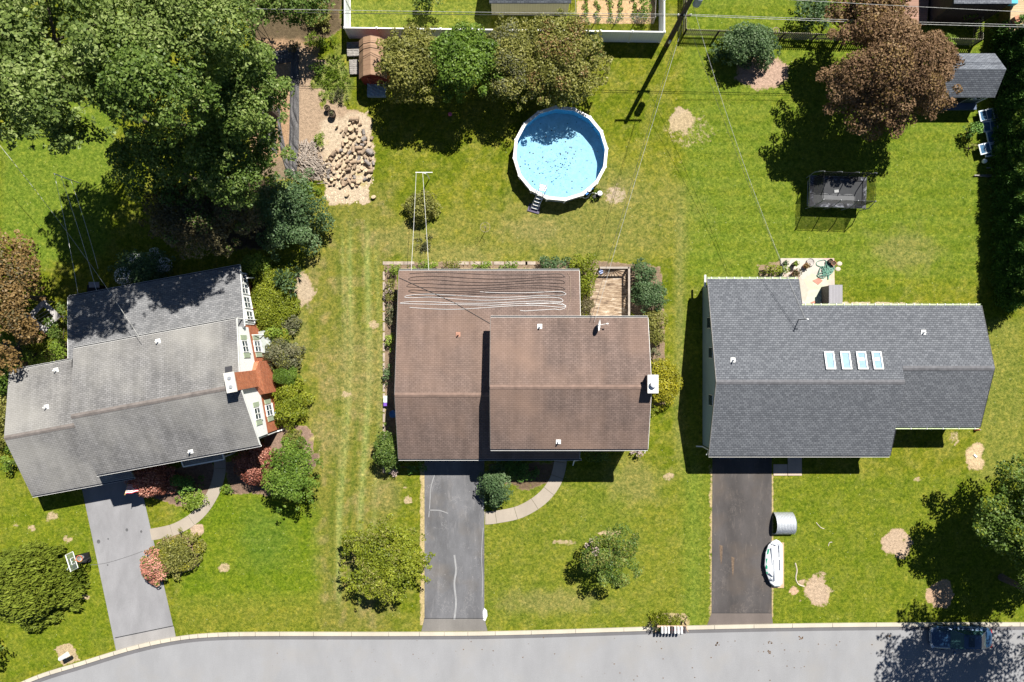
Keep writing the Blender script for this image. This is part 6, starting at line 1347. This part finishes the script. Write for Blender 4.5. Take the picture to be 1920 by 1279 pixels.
up_ = P3(-.02, -.02, .015)
for i in range(4): s0, s1 = i / 10, (i + 1) / 10; mb_.add([FP(s0, 0) + up_, FP(s1, 0) + up_, FP(s1, .54) + up_, FP(s0, .54) + up_], [(0, 1, 2, 3)])
for i in range(5):
    for k in range(6):
        q_ = FP(.04 + i * .08, .05 + k * .088) + up_ * 1.6; ms_.add([q_ + P3(.012 * math.cos(a), .012 * math.sin(a), 0) for a in (0, 1.26, 2.51, 3.77, 5.03)], [(0, 1, 2, 3, 4)])
fm = m.part('white_stripes', M['white'], fl); mr_.part('red_stripes', plain('flag_red', (.45, .03, .05), .8, .1), fl); bo = mb_.part('blue_corner', plain('flag_blue', (.02, .03, .14), .8, .1), fl); ms_.part('stars', M['white'], bo)
# mailboxes on a shared rail over the kerb
rk = W(1260, 1175, 1.0); rk.z = 0; ml = thing('mailbox_stand', 'timber rail stand carrying the row of mailboxes at the kerb', 'mailbox stand', rk)
m = MB(); m.box(rk.x, rk.y, .99, 2.3, .14, .05); m.part('rail', plain('tan_rail', (.4, .28, .19), .8, .2), ml)
for x in (-1.1, 1.1): m = MB(); m.box(rk.x + x, rk.y + .05, .5, .1, .1, 1.0); m.part('post', M['darkwood'], ml); m = MB(); m.tube([(rk.x + x, rk.y, .4), (rk.x + x * 1.15, rk.y - .45, .98)], .03, 5); m.part('brace', plain('tan_rail', (.4, .28, .19), .8, .2), ml)
wm, bmn = plain('white_mailbox', (.72, .72, .72), .45, .1), plain('dark_mailbox', (.07, .06, .065), .5, .2)
order = [('white', wm), ('white', wm), ('white', wm), ('dark', bmn), ('white', wm), ('white', wm), ('white', wm), ('dark', bmn)]; nth = ('first', 'second', 'third', 'fourth', 'fifth', 'sixth', 'seventh', 'last')
for k, (nm, mt) in enumerate(order):
    px = 1241.5 + k * 6.05; c = W(px, 1181, 1.12); t = thing('mailbox', '%s mailbox, %s from the left in the row over the kerb' % (nm, nth[k]), 'mailbox', (c.x, c.y, 1.03), 0, 'mailboxes in a row on one stand')
    pr = [(-.085, 1.03), (-.085, 1.15)] + [(-.085 * math.cos(a), 1.15 + .085 * math.sin(a)) for a in (.5, 1.1, 1.57, 2.04, 2.64)] + [(.085, 1.15), (.085, 1.03)]; n = len(pr)
    m = MB(); y0, y1 = c.y - .26, c.y + .22; m.add([(c.x + a, y0, b) for a, b in pr] + [(c.x + a, y1, b) for a, b in pr], [tuple(range(n)), tuple(range(2 * n - 1, n - 1, -1))] + [(i, i + n, (i + 1) % n + n, (i + 1) % n) for i in range(n)]); b_ = m.part('box_body', mt, t)
    m = MB(); m.box(c.x + .095, c.y, 1.15, .012, .05, .15); m.part('signal_flag', plain('red_lens', (.35, .01, .01), .3, .1), t); m = MB(); m.box(c.x, y0 - .008, 1.12, .15, .014, .17); m.part('door', mt, t)
c = W(122, 1231, 1.0); t = thing('mailbox', 'large white mailbox on a post at the lower left kerb', 'mailbox', G(128, 1226)); a0 = R(28); q = Matrix.Rotation(a0, 3, 'Z'); n0 = len
g0 = G(127, 1224); MB().box(g0.x, g0.y, .5, .12, .12, 1.0).part('post', M['white'], t)
m = MB(); m.box(c.x, c.y, 1.1, .75, .26, .2, rz=a0); vs_ = [q @ P3(-.375, -.13, 0), q @ P3(.375, -.13, 0), q @ P3(.375, .13, 0), q @ P3(-.375, .13, 0)]; r0_, r1_ = q @ P3(-.375, 0, 0), q @ P3(.375, 0, 0); B0 = P3(c.x, c.y, 1.2)
m.add([B0 + v for v in vs_] + [B0 + r0_ + P3(0, 0, .1), B0 + r1_ + P3(0, 0, .1)], [(0, 1, 5, 4), (2, 3, 4, 5), (0, 4, 3), (1, 2, 5)]); m.part('box_body', wm, t)
# stacked window sashes by the hedge
wf = plain('blue_white_frame', (.62, .68, .74), .6, .15); wg = plain('sash_glass', (.06, .13, .22), .15, .3)
def sash(label, px, py, w_, h_, rz, z, tilt=0):
    w_ *= 1.22; h_ *= 1.2; c = W(px, py, z); t = thing('window_sash', label, 'window sash', c, R(rz), 'old window sashes stacked by the hedge'); M4 = Matrix.Rotation(R(tilt), 4, 'Y')
    m = MB()
    for dx, dy, a, b in ((0, h_ / 2 - .04, w_, .08), (0, -h_ / 2 + .04, w_, .08), (-w_ / 2 + .04, 0, .08, h_ - .16), (w_ / 2 - .04, 0, .08, h_ - .16), (0, 0, .04, h_ - .16)):
        p = M4 @ P3(dx, dy, 0); m.box(p.x, p.y, p.z, a, b, .06, M=M4)
    f = m.part('sash_frame', wf, t, world=False); m = MB(); m.box(0, 0, 0, w_ - .1, h_ - .1, .02, M=M4); m.part('pane', wg, f, world=False); return t
for a in (('lower sash of the uppermost pair beside the blue grey shed', 1856, 217, 1.0, .85, 12, .35), ('upper sash of the uppermost pair beside the blue grey shed', 1850, 216, .95, .72, 12, .45),
          ('single sash half under the dark bush, second group', 1857, 237, .95, .7, 8, .4), ('single sash with its right half showing, third group', 1864, 256, .95, .8, 12, .4),
          ('bottom sash of the lowest stack', 1869, 278, .7, .8, 8, .25), ('second sash of the lowest stack', 1864, 280, .75, .8, 10, .33), ('third sash of the lowest stack', 1858, 282, .85, .8, 10, .41),
          ('topmost sash of the lowest stack', 1847, 279, .75, .7, 14, .52)): sash(a[0], *a[1:])
m = MB(); m.ball(W(1846, 303, .3), .2, (1, .9, 1), 12, 8); m.solo('bucket_lid', wf, 'round white tub just below the window sashes', 'tub', smooth=True)
for k, (x0, y0, x1, y1) in enumerate(((1850, 305, 1850, 355), (1855, 312, 1853, 350), (1862, 318, 1858, 345), (1865, 300, 1861, 330))):
    MB().box(*((G(x0, y0, .12) + G(x1, y1, .12)) / 2), .09, (G(x0, y0) - G(x1, y1)).length, .05, rz=math.atan2(-(x1 - x0), -(y1 - y0)) * -1 * .5).solo('plank', M['woodgrey'], 'grey plank on the ground below the window sashes, ' + ('leftmost', 'second from left', 'third from left', 'rightmost')[k] + ' of four', 'plank', 'planks lying by the hedge')
# small things
c = W(1455, 58, .6); m = MB(); m.tube([c + P3(.25 * math.cos(a / 12 * 6.283), .25 * math.sin(a / 12 * 6.283), 0) for a in range(13)], .03, 5); [m.tube([c, c + P3(.25 * math.cos(a), .25 * math.sin(a), 0)], .015, 4) for a in (0, 1.57, 3.14, 4.71)]; m.tube([c, c - P3(0, 0, .6)], .03, 6)
m.solo('wheel_ornament', M['wood'], 'small spoked wheel ornament on the picket fence', 'ornament')
bf = thing('bird_feeder', 'thin post with small round wire top alone on the middle lawn', 'feeder', G(908, 441)); g = G(911, 432); m = MB(); m.tube([g, g + P3(0, 0, 1.4)], .025, 6); m.part('post', M['dark'], bf); m = MB(); m.tube([g + P3(.38 * math.cos(a / 16 * 6.283), .38 * math.sin(a / 16 * 6.283), 1.4) for a in range(17)], .012, 4); [m.tube([g + P3(0, 0, 1.4), g + P3(.38 * math.cos(a), .38 * math.sin(a), 1.4)], .008, 4) for a in (0, 1.05, 2.1, 3.14, 4.2, 5.2)]; m.part('wire_top', M['wood'], bf)
dp = thing('drainpipe_stand', 'white pipe on a dark bracket at the rear left corner of the slate grey roof', 'pipe', G(1325, 545)); m = MB(); m.tube([W(1322, 516, 1.6), W(1322, 538, 1.6)], .09, 8); m.part('pipe', M['white'], dp); m = MB(); m.tube([G(1328, 545), W(1324, 536, 1.5)], .06, 6); m.part('bracket', M['dark'], dp)
m = MB(); p = G(1828, 855, .05); m.box(p.x, p.y, .04, .3, .12, .08, rz=-.7); m.solo('stone', M['white'], 'white stone on the straw patch near the front right corner', 'stone')
for k, (pp2, lb) in enumerate(((((1491, 1056), (1494, 1070), (1492, 1085), (1497, 1096), (1508, 1100)), 'pale bare root line curving to the large sawdust patch'), (((1530, 980), (1538, 989), (1545, 992)), 'short pale stick on the front lawn below the slate grey roof'), (((1553, 1024), (1555, 1018), (1560, 1017)), 'tiny bent stick left of the heart shaped sawdust patch'))):
    MB().tube(catmull([tuple(G(*a, .02)) for a in pp2], 5), .05 if k == 0 else .03, 5).solo('stick', plain('pale_bark', (.48, .42, .34), .9, .2), lb, 'stick')
MB().tube(catmull([tuple(G(*a, .022)) for a in ((852, 1041), (854, 1062), (852, 1090), (854, 1120), (853, 1162))], 6), .0, 4)
def crackfill(pp2, w_): a = catmull([G(*p) for p in pp2], 8); l1 = off(a, -w_); l2 = off(a, w_); return ribbon([p for p in l1], [p for p in l2], .016)
cf = plain('crack_filler', (.25, .25, .255), .9, .2)
crackfill(((852, 1041), (855, 1070), (852, 1095), (855, 1130), (852, 1162)), .07).struct('driveway_patch', cf)
crackfill(((804, 957), (815, 957), (826, 958), (840, 963)), .035).struct('driveway_patch', cf); crackfill(((815, 890), (808, 915), (806, 945), (804, 970)), .03).struct('driveway_patch', cf)
crackfill(((901, 905), (906, 925), (905, 955)), .05).struct('driveway_patch', cf); crackfill(((906, 990), (903, 1040), (905, 1090), (904, 1120)), .025).struct('driveway_patch', cf)
m = MB(); m.add([G(x, y, .017) for x, y in ((906, 1163), (910, 1165), (914, 1155), (913, 1145), (908, 1140), (905, 1148))][::-1], [tuple(range(6))]); m.struct('driveway_patch', plain('pale_patch', (.5, .5, .52), .9, .1))
for x, y, a in ((1352, 1040, .12), (1374, 1062, .06)):
    m = MB(); m.add([G(x - 3, y - 18, .015), G(x + 3, y - 16, .015), G(x + 2, y + 8, .015), G(x, y + 20, .015), G(x - 2, y + 5, .015)][::-1], [tuple(range(5))]); m.struct('driveway_stain', plain('rust_stain', (.14, .098, .068), .9, .5, 8))
for x, y, r in ((185, 1016, .14), (238, 994, .11), (265, 997, .09), (203, 1011, .06), (202, 1060, .06)):
    m = MB(); p = G(x, y, .016); m.add([p + P3(r * math.cos(a / 9 * 6.283), r * 1.2 * math.sin(a / 9 * 6.283), 0) for a in range(9)], [tuple(range(9))]); m.struct('driveway_stain', plain('oil_stain', (.10, .10, .105), .9, .3))
for y0, y1 in ((1046, 1062),): crackfill(((168, y1 - 2), (200, y1 - 6), (240, y0 - 2), (268, y0 - 12)), .018).struct('driveway_stain', plain('oil_stain', (.10, .10, .105), .9, .3))
rr = random.Random(77); m = MB()
for k in range(90):
    x, y = rr.uniform(500, 1750), rr.uniform(1196, 1276); s = rr.choice((.02, .03, .03, .05)); p = G(x, y, .013)
    m.add([p + P3(s * math.cos(a) * rr.uniform(.6, 1.3), s * math.sin(a), .005) for a in (0, 1.2, 2.4, 3.6, 4.9)], [(0, 1, 2, 3, 4)])
for x, y in ((1345, 1208), (1502, 1196), (1444, 1204), (1443, 1223), (1666, 1194)):
    for k in range(7): p = G(x + rr.uniform(-4, 4), y + rr.uniform(-3, 3), .014); s = rr.uniform(.03, .07); m.add([p + P3(s * math.cos(a), s * math.sin(a), .005) for a in (0, 1.2, 2.4, 3.6, 4.9)], [(0, 1, 2, 3, 4)])
setp(m.solo('leaf_litter', plain('dry_leaf_brown', (.12, .07, .035), .9, .3), 'dry leaf bits and twigs scattered on the pale road', 'leaf litter'), kind='stuff')
bgb = thing('storage_bag', 'white and purple bag leaning on the left wall of the brown roofed house', 'bag', G(725, 752)); p = G(724, 752); m = MB(); m.box(p.x, p.y + .15, .2, .28, .5, .4); m.part('bag', plain('white_green_bag', (.6, .7, .62), .6, .2), bgb); m = MB(); m.box(p.x, p.y - .25, .2, .27, .26, .38); m.part('bag_foot', plain('purple_bag', (.16, .07, .4), .6, .2), bgb)
m = MB(); p = G(740, 775); m.cyl((p.x, p.y, 0), (p.x, p.y, .9), .28, .28, 14); m.solo('rain_barrel', plain('blue_barrel', (.04, .12, .3), .5, .1), 'blue barrel between the left wall and the edging of the brown roofed house', 'barrel')
g = G(166, 540); ac = thing('barbecue', 'covered dark barbecue behind the grey roofed house', 'barbecue', G(180, 537)); m = MB(); p = G(188, 545); m.box(p.x, p.y, .5, .9, .7, .9); m.part('grill_body', M['black'], ac); m = MB(); m.box(p.x + .1, p.y + .35, .95, .8, .45, .06, M=Matrix.Rotation(.15, 4, 'X')); m.part('grill_lid', plain('grey_cover', (.3, .3, .32), .6, .2), ac)
for k, (px, py) in enumerate(((1896, 5), (1912, 55), (1902, 38))):
    c = W(px + 3, py, 2.25); m = MB(); m.box(c.x, c.y, c.z, .5, .35, .4, rz=k); m.solo('storage_box', (plain('teal_box', (.05, .35, .5), .6, .1), M['metal'], terra)[k], ('teal box at the upper corner of the raised timber deck', 'grey metal box near the lower corner of the raised timber deck', 'terracotta coloured box on the edge of the raised timber deck')[k], 'box')
